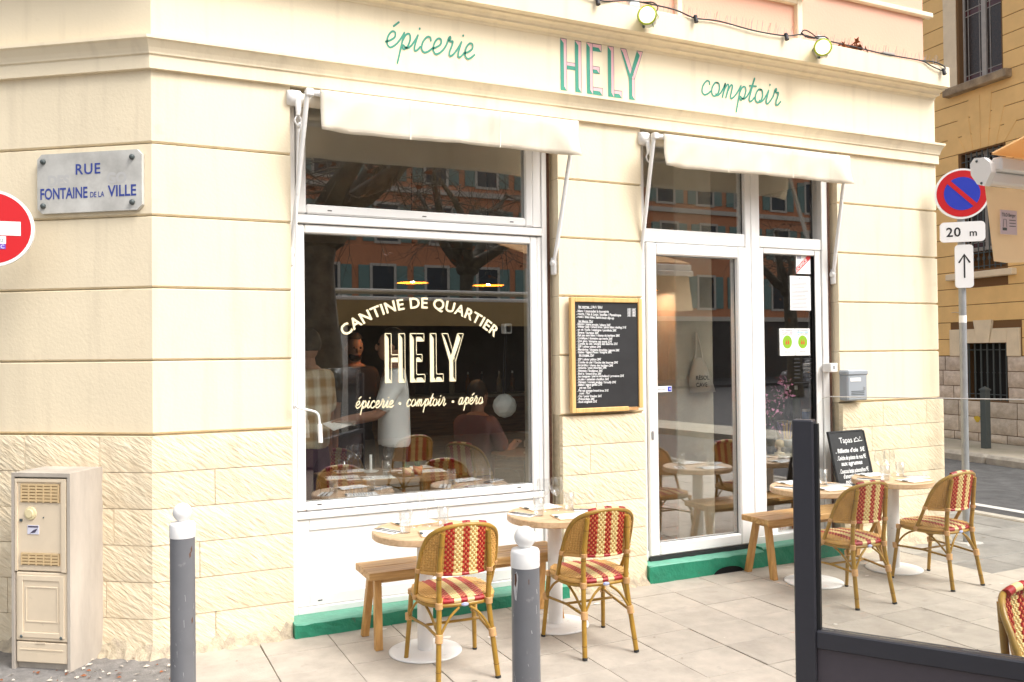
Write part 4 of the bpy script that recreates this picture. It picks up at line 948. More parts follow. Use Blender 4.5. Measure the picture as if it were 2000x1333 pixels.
# ================================================================ TABLES AND BENCHES
def make_table(label, x, y):
    t = thing('bistro_table', label, 'table', (x,y,0), 0, 'round tables on the terrace')
    b = MB(); b.lathe([(0,.712),(.300,.712),(.306,.706),(.306,.676),(.300,.670),(0,.670)], n=64, smooth=False); b.build('tabletop', X['tabletop'], t)
    b = MB(); b.lathe([(.046,.012),(.046,.670)], n=28); b.build('column', X['white_dirty'], t)
    b = MB(); b.lathe([(0,.016),(.05,.0155),(.20,.010),(.213,.006),(.213,0),(0,0)], n=56); b.build('base_plate', X['white_dirty'], t); return t
def bench(label, x0, x1, yc):
    t = thing('wooden_bench', label, 'bench', ((x0+x1)/2,yc,0), 0, 'acacia benches along the shopfront'); L2 = (x1-x0)/2
    for k, (ya, yb) in enumerate(((-.155,-.0015),(.0015,.155))):
        b = MB(); b.box(-L2+.002*k,L2,ya,yb,.408,.452,0,.004); b.build('seat_plank', X['acacia'], t)
    b = MB(); b.box(-L2+.10,L2-.10,-.085,.085,.372,.4065); b.build('apron', X['acacia'], t)
    for sx in (-1,1):
        for sy in (-1,1):
            xt = sx*(L2-.075); b = MB(); yt, yb_ = sy*.062, sy*.145; hw = .021
            vs = [(xt+a*hw+ (sx*.02 if z == 0 else 0), (yt if z else yb_)+c_*hw, z*.408) for z in (0,1) for c_ in (-1,1) for a in (-1,1)]
            b.add(vs, [(0,2,3,1),(4,5,7,6),(0,1,5,4),(2,6,7,3),(0,4,6,2),(1,3,7,5)]); b.build('leg', X['acacia_leg'], t)
    return t
bench('wooden bench under the wide shop window by the left tables', 1.43, 2.76, -.365)
bench('wooden bench between the entrance door and the chalkboard sign', 4.555, 5.83, -.25)
TAB = [(1.725,-.655,'round oak table nearest the left bollard on a white pedestal','the table nearest the left bollard'),
       (2.635,-.575,'round oak table in front of the pier with the wine chalkboard','the table before the wine chalkboard pier'),
       (4.83,-.575,'round oak table partly hidden by the dark screen post','the table behind the dark screen post'),
       (5.675,-.575,'round oak table nearest the building corner and sign pole','the table nearest the sign pole')]
def make_wine(): 
    b = MB(); b.lathe([(.034,0),(.034,.0025),(.006,.006),(.0042,.02),(.004,.085),(.008,.095),(.030,.110),(.043,.138),(.044,.165),(.039,.192),(.035,.21)], n=26); return b
def make_tumbler():
    b = MB(); b.lathe([(0,.006),(.028,.006),(.0335,.118),(.0355,.118),(.030,0),(0,0)], n=26); return b
wine_src = make_wine().build('wine_glass', X['drink_glass']); tum_src = make_tumbler().build('tumbler', X['drink_glass'])
def clipboard(label, x, y, z, rz, group):
    t = thing('menu_clipboard', label, 'menu', (x,y,z), R(rz), group)
    b = MB(); b.box(-.085,.085,-.12,.12,0,.005,0,.002); b.build('backing_board', X['board'], t)
    b = MB(); b.box(-.08,.08,-.116,.110,.0054,.0068); b.build('menu_sheet', X['paper'], t)
    b = MB(); b.box(-.022,.022,.100,.118,.007,.012,0,.002); b.build('clip', X['iron'], t)
    b = MB()
    for k in range(9): b.box(-.06,.02+.035*((k*7) % 3)/2,.07-k*.019,.074-k*.019,.0069,.0071)
    b.build('menu_print', mat('menu_grey_print',(.35,.35,.36),.7) if 'mgp' not in X else X['mgp'], t); return t
X['mgp'] = mat('menu_grey_print',(.35,.35,.36),.7)
def napkin(label, x, y, z, rz, group):
    t = thing('napkin_setting', label, 'napkin', (x,y,z), R(rz), group)
    b = MB(); b.box(-.045,.045,-.09,.09,0,.004,0,.002); b.build('paper_napkin', X['paper'], t)
    for dx, fork in ((-.014,1),(.016,0)):
        b = MB(); b.tube([(dx,-.085,.006),(dx,.03,.0065),(dx,.055,.007)], [.0035,.0025,.003], 6)
        if fork:
            b.box(dx-.009,dx+.009,.05,.062,.0055,.0078)
            for k in (-1,0,1): b.box(dx+k*.0075-.0015,dx+k*.0075+.0015,.06,.095,.0055,.0075)
            b.build('fork', X['steel'], t)
        else: b.box(dx-.007,dx+.006,.03,.098,.0055,.0072,0,.001); b.build('knife', X['steel'], t)
    return t
def lay(obj, x, y, z, label, cat, group):
    o = obj.copy(); COL.objects.link(o); o.location = (x,y,z); tag(o, label, cat, group); return o
for k, (x, y, lab, ref) in enumerate(TAB):
    make_table(lab, x, y); z = .7125; j = [0,.01,-.008,.006][k]
    W1 = lay(wine_src, x-.045+j, y+.085, z, 'left wine glass on '+ref, 'wine glass', 'wine glasses on the terrace tables'); W2 = lay(wine_src, x+.048+j, y+.075, z, 'right wine glass on '+ref, 'wine glass', 'wine glasses on the terrace tables')
    lay(tum_src, x-.135, y-.055+j, z, 'left water tumbler on '+ref, 'tumbler', 'tumblers on the terrace tables'); lay(tum_src, x+.13, y+.03+j, z, 'right water tumbler on '+ref, 'tumbler', 'tumblers on the terrace tables')
    clipboard('menu clipboard at the chair side of '+ref, x+.035, y-.175, z, 78+5*k, 'menu clipboards on the terrace tables'); clipboard('menu clipboard at the bench side of '+ref, x+.005, y+.195, z, 98-4*k, 'menu clipboards on the terrace tables')
    napkin('napkin with cutlery at the left rim of '+ref, x-.215, y+.03, z, 25, 'napkins on the terrace tables'); napkin('napkin with cutlery at the right rim of '+ref, x+.225, y-.04, z, 58, 'napkins on the terrace tables')
bpy.data.objects.remove(wine_src); bpy.data.objects.remove(tum_src)
# ================================================================ PAVEMENT CHALKBOARD
ab = thing('bench_chalkboard', 'small black chalkboard of dishes leaning on the bench beside the entrance', 'chalkboard', (5.545,-.195,.453)); ab.rotation_euler = (R(-13.5),0,R(3))
b = MB(); b.box(.0,.40,-.010,.006,.012,.595); b.build('slate', X['slate'], ab)
for (x0,x1,z0,z1) in ((-.022,.0,0,.61),(.40,.418,0,.60),(0,.40,.595,.61),(0,.40,0,.012)):
    b = MB(); b.box(x0,x1,-.016,.010,z0,z1,0,.003); b.build('frame_batten', X['black'], ab)
b = MB()
text_mb(b, 'Tapas :', .068, lambda q: (.09+q.x, -.0112, .505+q.y), .0004)
for k, (s_, zz, i) in enumerate((('. Rillette d’oie  5€',.425,.02),('. Ceviche de poisson de roca 9€',.365,.02),('aux agrumes',.318,.06),('. Couscous batata poissons/thon 9€',.255,.02),('d’amont/pimento/chips de',.212,.055),('poitrine',.168,.07),('. Croûtes style/pain 6€',.115,.03),('de la ferme',.065,.1))):
    w0 = text_mb(MB(), s_, .050, lambda q: q); kx = min(1., (.37-i)/w0); text_mb(b, s_, .050, lambda q: (i+q.x*kx, -.0112, zz+q.y), .0014, shear=.15)
ribbon(b, [(.27,.515),(.30,.545),(.33,.52),(.35,.55),(.37,.515),(.27,.51)], .006, lambda p: (p.x,-.0114,p.y)); b.build('chalk_writing', X['chalk'], ab)
# ================================================================ BOLLARDS
def bollard(label, x, y, chip):
    t = thing('bollard', label, 'bollard', (x,y,0), 0, 'grey bollards with white ball tops')
    b = MB(); b.lathe([(.052,-.01),(.049,.05),(.0485,1.012)], n=32); b.lathe([(.0485,1.012),(0,1.012)], n=32); b.build('post', X['bollard'], t)
    b = MB(); b.lathe([(.0495,1.008),(.050,1.012),(.050,1.058),(.046,1.068),(.020,1.072),(.016,1.078)], n=32); b.build('white_collar', X['white_dirty'], t)
    b = MB(); b.ball((0,0,1.108), .0375, 24); b.build('ball_top', X['white_dirty'], t)
    def patch(pts, m, name, rad=.0492):
        b = MB(); b.add([(rad*math.cos(R(a)), rad*math.sin(R(a)), z) for a, z in pts], [tuple(range(len(pts)))]); b.build(name, m, t)
    bare = mat('bare_paint_patch',(.55,.54,.53),.5) if 'bare' not in X else X['bare']; X['bare'] = bare
    ca = math.degrees(math.atan2(CAM_POS.y-y, CAM_POS.x-x))
    rr = random.Random(int(x*100)+3)
    for k in range(9):
        a_ = ca+rr.uniform(-65,65); z_ = rr.uniform(.45,.98); l_ = rr.uniform(.006,.03); patch([(a_,z_),(a_+rr.uniform(.7,1.6),z_+.001),(a_+rr.uniform(1,6),z_-l_),(a_+rr.uniform(.5,4),z_-l_-.002)], X['bare'], 'scratch', .0489)
    if chip:
        patch([(ca-50,.985),(ca-38,1.0),(ca-30,.985),(ca-33,.95),(ca-40,.90),(ca-48,.905),(ca-55,.94)], X['bare'], 'paint_chip', .0488)
        patch([(ca-48,.988),(ca-38,.996),(ca-36,.97),(ca-42,.945),(ca-49,.955)], X['rust'], 'rust_patch')
        patch([(ca+12,.975),(ca+15,.975),(ca+15,.958),(ca+12,.958)], X['rust'], 'rust_patch')
    else:
        for (a, z) in ((38,.965),(30,.945),(40,.68)): patch([(ca+a,z),(ca+a+9,z+.012),(ca+a+10,z-.008),(ca+a+3,z-.018)], X['rust'], 'rust_patch')
    return t
bollard('grey bollard with white ball top left of the shop window', .307, -1.725, False); bollard('chipped grey bollard with white ball top between the two left chairs', 1.317, -2.81, True)
# ================================================================ ROAD SIGNS
def sign_frame(t, pos, nrm): 
    n = Vector((nrm[0], nrm[1], 0)).normalized(); xa = Vector((-n.y, n.x, 0)); return Matrix(((xa.x, -n.x, 0, pos[0]), (xa.y, -n.y, 0, pos[1]), (0,0,1,pos[2]), (0,0,0,1)))
def disc(b, M_, r, y, mi=0, n=48): b.add([M_ @ Vector((r*math.cos(2*PI*k/n), y, r*math.sin(2*PI*k/n))) for k in range(n)], [tuple(range(n))], mi)
def rrect(w, h, r, n=6):
    out = []
    for (cx, cz, a0) in ((w/2-r,h/2-r,0),(-w/2+r,h/2-r,90),(-w/2+r,-h/2+r,180),(w/2-r,-h/2+r,270)):
        for k in range(n+1): a = R(a0+90*k/n); out.append((cx+r*math.cos(a), cz+r*math.sin(a)))
    return out
sp_ = thing('sign_pole', 'galvanised pole with no parking sign at the building corner', 'road sign', (7.0,-.225,0)); O_ = Vector((7.0,-.225,0))
b = MB(); b.tube([(0,0,-.02),(0,0,3.3)], .031, 16); pole_ = b.build('pole', X['galv'], sp_)
b = MB(); b.lathe([(.0315,1.965),(.0315,2.03)], n=20); b.build('sticker', X['paper'], pole_)
b = MB(); b.box(-.11,.11,-.09,.09,-.03,.008,0,.01); b.build('foot_plate', mat('cement_collar',(.5,.47,.43),.9,var=.2,vs=20), sp_)
NM = (-.66,-.75)
Ms = sign_frame(None, (0,0,0), NM); off_ = Vector((NM[0],NM[1],0)).normalized()*.045
def plate(b, M_, poly, y0, y1, mi=0): b.prism(poly, lambda q: M_ @ Vector((q[0],y0,q[1])), lambda q: M_ @ Vector((q[0],y1,q[1])), mi)
Mn = Matrix.Translation(off_+Vector((0,0,3.116))) @ Ms
np_ = MB(); plate(np_, Mn, [(.225*math.cos(2*PI*k/48), .225*math.sin(2*PI*k/48)) for k in range(48)], -.012, .018); np_ = np_.build('no_parking_disc', X['sign_white'], sp_)
b = MB(); disc(b, Mn, .208, -.0135, 0); disc(b, Mn, .148, -.0150, 1)
b.add([Mn @ Vector((c_*math.cos(R(-45))-s_*math.sin(R(-45)), -.0165, c_*math.sin(R(-45))+s_*math.cos(R(-45)))) for c_, s_ in ((-.15,-.019),(.15,-.019),(.15,.019),(-.15,.019))], [(0,1,2,3)], 0)
b.build('sign_face', [X['sign_red'], X['sign_blue']], np_)
M2 = Matrix.Translation(off_+Vector((0,0,2.775))) @ Ms; d_ = MB(); plate(d_, M2, rrect(.365,.178,.035), -.012, .016); d_ = d_.build('distance_plate', X['sign_white'], sp_)
b = MB(); text_mb(b, '20', .115, lambda q: M2 @ Vector((-.075+q.x,-.0135,-.040+q.y)), .002, spacing=1.1, align='CENTER'); text_mb(b, 'm', .085, lambda q: M2 @ Vector((.085+q.x,-.0135,-.040+q.y)), .0015, align='CENTER'); b.build('sign_text', X['black'], d_)
M3 = Matrix.Translation(off_+Vector((.015,0,2.468))) @ Ms; d_ = MB(); plate(d_, M3, rrect(.148,.385,.03), -.012, .016); d_ = d_.build('arrow_plate', X['sign_white'], sp_)
b = MB(); ribbon(b, [(0,-.10),(0,.09)], .013, lambda p: M3 @ Vector((p.x,-.0135,p.y))); ribbon(b, [(-.042,.035),(0,.105),(.042,.035)], .015, lambda p: M3 @ Vector((p.x,-.0138,p.y))); b.build('arrow', X['black'], d_)
ne = thing('no_entry_sign', 'red no entry sign cut off at the left edge', 'road sign', (-.56,.24,0))
b = MB(); b.tube([(0,.05,-.02),(0,.05,2.75)], .03, 14); b.build('pole', X['galv'], ne)
Mz = Matrix.Translation((.02,-.03,2.477)) @ sign_frame(None,(0,0,0),(-.1,-1))
d_ = MB(); plate(d_, Mz, [(.218*math.cos(2*PI*k/48), .218*math.sin(2*PI*k/48)) for k in range(48)], -.012, .02); d_ = d_.build('sign_disc', X['sign_white'], ne)
b = MB(); disc(b, Mz, .202, -.0135, 0); b.add([Mz @ Vector((x,-.015,z)) for x,z in ((-.15,-.04),(.15,-.04),(.15,.04),(-.15,.04))], [(0,1,2,3)], 1)
b.add([Mz @ Vector((x,-.0155,z)) for x,z in ((.02,-.088),(.076,-.088),(.076,-.045),(.02,-.045))], [(0,1,2,3)], 1); b.add([Mz @ Vector((x,-.0155,z)) for x,z in ((.02,-.118),(.074,-.118),(.074,-.09),(.02,-.09))], [(0,1,2,3)], 2)
text_mb(b, 'C', .03, lambda q: Mz @ Vector((.048+q.x,-.0162,-.114+q.y)), mi=1); text_mb(b, 'l2', .025, lambda q: Mz @ Vector((.045+q.x,-.0162,-.078+q.y)), mi=3)
b.build('sign_face', [X['sign_red'], X['sign_white'], mat('violet_sticker',(.14,.06,.45),.5), X['black']], d_)
# ================================================================ WIND SCREEN
ws = thing('glass_windscreen', 'anthracite framed glass windscreen at the lower right foreground', 'screen', (2.066,-3.35,0)); ws.rotation_euler = (0,0,math.atan2(-.83,.55))
b = MB(); b.box(-.036,.030,-.026,.026,0,1.512,0,.004); b.build('post', X['anthracite'], ws)
b = MB(); b.box(.030,.042,-.010,-.004,.80,1.50); b.box(.030,.042,.006,.012,.80,1.50); b.build('glazing_channel', X['black'], ws)
b = MB(); b.box(.0305,1.5,-.026,.026,.785,.842,0,.004); b.build('middle_rail', X['anthracite'], ws); b = MB(); b.box(.0305,1.5,-.026,.026,.03,.085,0,.004); b.build('bottom_rail', X['anthracite'], ws)
b = MB(); b.box(.0305,1.5,-.008,.008,.086,.784); b.build('lower_panel', X['anthracite_panel'], ws); b = MB(); b.box(1.501,1.567,-.026,.026,0,1.512,0,.004); b.build('post', X['anthracite'], ws)
b = MB(); pl_ = [(.031,.843),(1.5,.843),(1.5,1.585),(.075,1.585),(.055,1.578),(.042,1.562),(.036,1.54)]; b.prism(pl_, lambda q: (q[0],-.003,q[1]), lambda q: (q[0],.005,q[1])); fixn(b.build('glass_pane', X['screen_glass'], ws))
b = MB(); b.tube([(.055,0,1.5805),(.075,0,1.5875),(1.5,0,1.5875)], .0018, 6); b.build('polished_edge', mat('polished_glass_edge',(.62,.58,.52),.3), ws)
# ================================================================ NEIGHBOUR AWNING (freestanding terrace canopy)
na = thing('terrace_canopy', 'orange lit cream canopy with white end cap at the right edge', 'canopy', (4.235,-2.45,0))
b = MB(); b.box(-.005,2.0,-.035,.035,2.60,2.665,0,.01); b.box(.03,2.0,-.065,-.005,2.665,2.74,0,.01); b.build('front_bar', X['white'], na)
b = MB(); cap_ = [(-.02,2.585),(.02,2.60),(.055,2.655),(.06,2.715),(.035,2.742),(-.02,2.735),(-.055,2.70),(-.06,2.65)]
b.prism(cap_, lambda q: (-.045,q[0],q[1]), lambda q: (-.006,q[0],q[1])); fixn(b.build('end_cap', X['white'], na))
b = MB(); b.ball((-.046,.02,2.722),.007,8); b.ball((-.046,-.005,2.602),.007,8); b.build('cap_screws', X['iron'], na)
b = MB(); n = 20
vs = []
for i in range(n+1):
    u = i/n
    for k in range(7): v = k/6; vs.append((.03+.06*v+1.9*u, -.012*math.sin(u*14)*v+.03, 2.60-.40*v-.006*math.sin(u*30)*v))
b.add(vs, [(i*7+k, i*7+k+1, (i+1)*7+k+1, (i+1)*7+k) for i in range(n) for k in range(6)], 0, True); b.build('valance', mat('valance_warm_glow_tint',(.80,.62,.40),.9,var=.08,vs=3), na)  # cream valance; warm light coming through the cloth is put into its colour
b = MB(); b.add([(.0,-.03,2.76),(2.0,-.03,2.76),(2.0,-1.3,3.10),(.0,-1.3,3.10)], [(0,1,2,3)]); b.add([(.0,-.03,2.752),(2.0,-.03,2.752),(2.0,-1.3,3.092),(.0,-1.3,3.092)], [(3,2,1,0)]); b.build('canopy_cloth', mat('canopy_orange_glow_tint',(.78,.52,.26),.9), na)  # cream cloth; the orange glow of light through it is painted into the colour
b = MB(); b.box(.115,.250,.004,.007,2.345,2.475); nt_ = b.build('paper_notice', mat('lilac_paper',(.62,.52,.56),.8), na)
b = MB(); text_mb(b, 'TILO Berger', .027, lambda q: (.126+q.x*.8, .0032, 2.44+q.y), .0004)
for k in range(3): b.box(.185,.238,.0030,.0036,2.42-.016*k,2.424-.016*k)
b.box(.13,.165,.0030,.0036,2.365,2.38); ribbon(b, [(.135,2.385),(.14,2.425),(.16,2.425),(.163,2.385)], .004, lambda p: (p.x,.0031,p.y)); b.build('notice_print', X['iron'], na)
for x in (.9,1.8):
    b = MB(); b.box(x-.04,x+.04,-1.36,-1.28,0,3.12,0,.006); b.build('support_post', X['white'], na)
    b = MB(); b.tube([(x,-1.3,2.8),(x,-.05,2.70)], .02, 8); b.build('folding_arm', X['white'], na)
def translucent(m, amt=.5):
    N = m.node_tree.nodes; L = m.node_tree.links; P = N['Principled BSDF']; out = N['Material Output']
    tr = N.new('ShaderNodeBsdfTranslucent'); mx = N.new('ShaderNodeMixShader'); mx.inputs[0].default_value = amt
    src = P.inputs['Base Color'].links
    if src: L.new(src[0].from_socket, tr.inputs[0])
    else: tr.inputs[0].default_value = P.inputs['Base Color'].default_value
    L.new(P.outputs[0], mx.inputs[1]); L.new(tr.outputs[0], mx.inputs[2]); L.new(mx.outputs[0], out.inputs[0])
for nm in ('cream_awning_fabric','valance_warm_glow_tint','canopy_orange_glow_tint'): translucent(bpy.data.materials[nm], .22 if nm.startswith('cream') else .5)
# ================================================================ OCHRE BUILDING ACROSS THE SIDE STREET
fd = Vector((.106,.9944,0)); fa = Vector((14.2,0,0))
ob = thing('ochre_building', 'ochre rusticated building with barred basement window across the side street', 'building', fa); ob.rotation_euler = (0,0,math.atan2(fd.y,fd.x))
# local frame: x = s along the wall (away from camera), y = depth: +y points to the street? rotate so that local +y is towards the street
# local +y = rot90(fd) = (-fd.y, fd.x) -> towards -x : the street side
def ob_box(name, m, s0, s1, d0, d1, z0, z1, par=ob, bev=0.): b = MB(); b.box(s0,s1,d0,d1,z0,z1,0,bev); return b.build(name, X[m] if isinstance(m,str) else m, par)
owall = ob_box('wall_core', mat('ochre_joint',(.17,.09,.035),.95), 1.5, 30, -.5, -.3, 0, 11)
b = MB()
for (s0,s1,z0,z1) in ((1.5,4.71,0,11),(5.64,30,0,11),(4.71,5.64,0,.77),(4.71,5.64,1.82,3.2),(4.71,5.64,5.4,6.74),(4.71,5.64,9.1,11)): b.box(s0,s1,-.3,-.012,z0,z1)
b.build('wall_backing', bpy.data.materials['ochre_joint'], ob)
FW = [(4.70,5.65,.76,1.83),(4.66,5.70,3.16,5.42),(4.68,5.69,6.70,9.1)]
# ashlar courses
z = 1.585; k = 0
while z < 10.6:
    z1 = z+.32
    spans = [(1.5,9.5)]
    for (a0,a1,w0,w1) in FW:
        pad = .30 if w0 < 1 else .0
        if z1 > w0+.02 and z < w1+(.28 if w0 < 1 else (.0)) -.02:
            ns = []
            for (p0,p1) in spans:
                if p0 < a0-pad and p1 > a1+pad: ns += [(p0,a0-pad),(a1+pad,p1)]
                else: ns.append((p0,p1))
            spans = ns
    for (p0,p1) in spans: 
        b = MB(); b.box(p0,p1,-.05,.0,z+.008,z1-.004,0,.006); b.build('ashlar_course', X['ochre'], ob)
    z = z1; k += 1
# rough stone base
zz = 0; k = 0; rr = random.Random(21)
hs_ = [.16,.30,.29,.27,.29,.275]
for h in hs_:
    s_ = 2.6-(.31 if k % 2 else 0)
    while s_ < 8.2:
        L_ = rr.uniform(.45,.72); a0, a1 = s_, s_+L_
        segs = [(a0,a1)]
        if zz+h > .80 and zz < 1.80:
            segs = []
            if a0 < 4.70: segs.append((a0, min(a1,4.70)))
            if a1 > 5.65: segs.append((max(a0,5.65), a1))
        for (q0,q1) in segs:
            if q1-q0 < .08: continue
            nx, nz = max(3,int((q1-q0)/.11)), 4; vs = []
            for iz in range(nz+1):
                for ix in range(nx+1):
                    e = min(ix,nx-ix,iz,nz-iz); o_ = .004 if e == 0 else .035+rr.uniform(-.014,.018); vs.append((q0+.006+(q1-q0-.012)*ix/nx, o_, zz+.006+(h-.012)*iz/nz))
            b = MB(); w_ = nx+1; b.add(vs, [(j*w_+i, j*w_+i+w_, j*w_+i+w_+1, j*w_+i+1) for j in range(nz) for i in range(nx)], 0, True)
            b.build('stone_block', X['greystone'], ob)
        s_ += L_
    zz += h; k += 1
b = MB(); b.box(1.5,2.6,-.05,.02,0,1.58); b.box(8.3,30,-.05,.02,0,1.58); b.build('stone_base', X['greystone'], ob)
# basement window: surround, bars
for (s0,s1,z0,z1) in ((4.43,4.695,1.585,2.09),(5.655,5.95,1.585,2.09)): ob_box('surround_block','ochre_pale',s0,s1,-.05,.03,z0,z1,bev=.006)
b = MB(); b.prism([(5.655,1.83),(5.655,2.09),(5.38,2.09),(5.32,1.83)], lambda q: (q[0],.03,q[1]), lambda q: (q[0],-.05,q[1])); fixn(b.build('surround_block', X['ochre_pale'], ob))
b = MB(); b.prism([(4.695,1.83),(4.695,2.09),(4.99,2.09),(5.05,1.83)], lambda q: (q[0],.03,q[1]), lambda q: (q[0],-.05,q[1])); fixn(b.build('surround_block', X['ochre_pale'], ob))
b = MB(); b.prism([(5.055,1.83),(5.315,1.83),(5.385,2.25),(4.985,2.25)], lambda q: (q[0],.045,q[1]), lambda q: (q[0],-.05,q[1])); fixn(b.build('keystone', X['ochre_pale'], ob))
wn = ob_box('basement_window', mat('black_window_void',(.006,.006,.006),.8), 4.70,5.65,-.28,-.24,.76,1.83)
for i in range(7):
    s_ = 4.77+i*.135; b = MB(); b.tube([(s_,-.06,.77),(s_,-.06,1.82)], .016, 8); b.ball((s_,-.06,1.28),.026,8,sc=(1,1,.6)); b.build('window_bar', X['iron'], ob)
for z in (.88,1.70): b = MB(); b.tube([(4.70,-.06,z),(5.65,-.06,z)], .010, 6); b.build('cross_bar', X['iron'], ob)
# first floor window with balustrade, upper leaded window
def casement(s0, s1, z0, z1, mid=True):
    f = MB(); 
    for (a,c_) in ((s0,s0+.07),(s1-.07,s1),((s0+s1)/2-.05,(s0+s1)/2+.05)): f.box(a,c_,-.2,-.12,z0,z1,0,.008)
    f.box(s0+.07,s1-.07,-.2,-.13,z0,z0+.07); f.box(s0+.07,s1-.07,-.2,-.13,z1-.07,z1); f = f.build('casement', X['grey_wood'], ob)
    for (a,c_) in ((s0+.07,(s0+s1)/2-.05),((s0+s1)/2+.05,s1-.07)):
        b = MB(); b.box(a,c_,-.175,-.165,z0+.07,z1-.07); b.build('leaded_pane', X['dark_glass'], f)
        b = MB()
        for dx in (.06,): b.box(a+dx,a+dx+.012,-.165,-.155,z0+.07,z1-.07); b.box(c_-dx-.012,c_-dx,-.165,-.155,z0+.07,z1-.07)
        for zc in (z0+.16, z1-.95, z1-1.07): b.box(a,c_,-.164,-.154,zc,zc+.012)
        b.build('lead_bars', X['grey_wood'], f)
        for zc in (z0+.085,z1-1.055):
            b = MB(); b.box(a,c_,-.1645,-.1635,zc,zc+.075 if zc < z0+.2 else zc+.10); b.build('coloured_strip', mat('plum_glass',(.06,.012,.015),.25), f)
casement(4.68,5.69,6.74,9.1); casement(4.66,5.70,3.55,5.42)
ob_box('window_sill','sill_dirty',4.50,5.90,-.2,.16,6.55,6.70,bev=.015); ob_box('window_sill','ochre_pale',4.48,5.94,-.2,.12,3.03,3.15,bev=.012)
ob_box('reveal','ochre_pale',5.69,5.99,-.25,.004,6.70,9.5); 
for z in (3.25,3.50,5.0,5.25): b = MB(); b.tube([(4.66,-.03,z),(5.70,-.03,z)], .011, 6); b.build('cross_bar', X['iron'], ob)
for i in range(9): b = MB(); s_ = 4.70+i*.12; b.tube([(s_,-.03,3.20),(s_,-.03,5.40)], .013, 6); b.tube([(s_,-.03,3.36),(s_,-.03,3.42)], [.03,.03], 6); b.build('window_bar', X['iron'], ob)
# flat arch wedges over the first floor window
for i in range(6):
    u0, u1 = -1+i/3, -1+(i+1)/3; c_ = 5.18; zt = 5.46+.32*(3 if i in (2,3) else (2.0 if i in (1,4) else 1.0))
    b = MB(); g_ = .006; b.prism([(c_+u0*.50+g_,5.43),(c_+u1*.50-g_,5.43),(c_+u1*.78-g_,zt),(c_+u0*.78+g_,zt)], lambda q: (q[0],.008,q[1]), lambda q: (q[0],-.05,q[1])); fixn(b.build('arch_wedge', X['ochre'], ob))
b = MB(); b.tube(crom([(5.9,.01,2.42),(5.78,.012,2.42),(5.66,.012,2.36),(5.62,.012,2.2)],5), .008, 6); b.build('wall_cable', X['ochre_pale'], ob)
b = MB(); b.add([(5.30+.07*math.cos(a)*(1+.3*math.sin(3*a)), .076, .42+.06*math.sin(a)) for a in [2*PI*k/12 for k in range(12)]], [tuple(range(12))]); b.build('yellow_paint_mark', mat('yellow_spray',(.62,.42,.01),.7), ob)
# far pavement and its kerb
tr_ = Matrix.Rotation(math.atan2(fd.y,fd.x),4,'Z')
fp = tag(bpy.data.objects.new('far_pavement', None), kind='structure'); COL.objects.link(fp); fp.location = fa; fp.rotation_euler = ob.rotation_euler
b = MB(); b.box(-16,30,0,1.52,-.3,0.); b.build('pavement_surface', mat('far_paving',(.52,.46,.38),.85,col2=(.36,.33,.24),vs=1.6), fp)
for i in range(12):
    b = MB(); b.box(i*.95-2,(i+1)*.95-2.012,1.523,1.72,-.3,.012,0,.045) if i == 0 else None
    if i == 0: ks2 = b.build('kerb_stone', X['kerb'], fp)
    else: o = shared('kerb_stone', ks2, fp); o.location = (i*.95,0,0)
sb = thing('street_post', 'square dark metal post on the far pavement', 'post', fa+fd*4.45+Vector((-fd.y,fd.x,0))*.823, math.atan2(fd.y,fd.x))
b = MB(); b.box(-.058,.058,-.058,.058,0,1.0,0,.006); b.build('shaft', X['iron'], sb)
b = MB(); b.add([(-.068,-.068,.995),(.068,-.068,.995),(.068,.068,.995),(-.068,.068,.995),(-.068,-.068,1.02),(.068,-.068,1.02),(.068,.068,1.02),(-.068,.068,1.02),(0,0,1.075)], [(3,2,1,0),(0,1,5,4),(1,2,6,5),(2,3,7,6),(3,0,4,7),(4,5,8),(5,6,8),(6,7,8),(7,4,8)]); b.build('cap', X['iron'], sb)

# ================================================================ THE SQUARE BEHIND THE CAMERA (seen mirrored in the glass)
ab_ = thing('orange_apartment_house', 'orange apartment house with green shutters mirrored in the shop windows', 'building', (22,-38,0))
wo = mat('orange_stucco',(.80,.33,.16),.85,var=.15,vs=.8); wp = mat('pale_window_surround',(.68,.60,.50),.8); sh = mat('green_grey_shutter',(.26,.38,.33),.7,var=.2,vs=3); wg = mat('far_window_glass',(.05,.055,.06),.2)
b = MB(); b.box(-22,24,-8,0,0,17); b.build('wall', wo, ab_)
b = MB(); b.box(-22,24,0.0,.05,0,3.6); b.build('ground_floor', mat('dark_shop_front',(.10,.085,.075),.6,var=.4,vs=1.2), ab_)
for z in (3.6,10.3): b = MB(); b.box(-22,24,0,.18,z,z+.28); b.build('string_course', wp, ab_)
wsrc = ssrc = gsrc = None
for fl in range(4):
    for i in range(15):
        x = -20.5+i*3.0+(.25 if fl % 2 else 0); z = 4.4+fl*3.25
        if wsrc is None:
            b = MB(); rect_frame(b,-.72,.72,-.1,2.1,.14,0,.08,0); wsrc = wf = b.build('window', wp, ab_); wf.location = (x,.0,z)
            b = MB(); b.box(-.58,.58,0,.02,.04,1.96); gsrc = b.build('pane', wg, wf)
            b = MB(); b.box(-.29,.29,0,.05,0,2.0)
            for q in range(16): b.box(-.25,.25,.05,.06,.06+q*.12,.13+q*.12)
            ssrc = b.build('shutter', sh, wf); ssrc.location = (-1.03,.02,0)
        else:
            wf = shared('window', wsrc, ab_, (x,0,z)); shared('pane', gsrc, wf); shared('shutter', ssrc, wf, (-1.03,.02,0))
        shared('shutter', ssrc, wf, (1.03,.02,0))
for i in range(9):
    b = MB(); b.box(-.9,.9,.05,.12,0,2.7) if i == 0 else None
    if i == 0: dsrc = b.build('shop_door', wg, ab_); dsrc.location = (-19,0,.1)
    else: shared('shop_door', dsrc, ab_, (-19+i*4.9,0,.1))
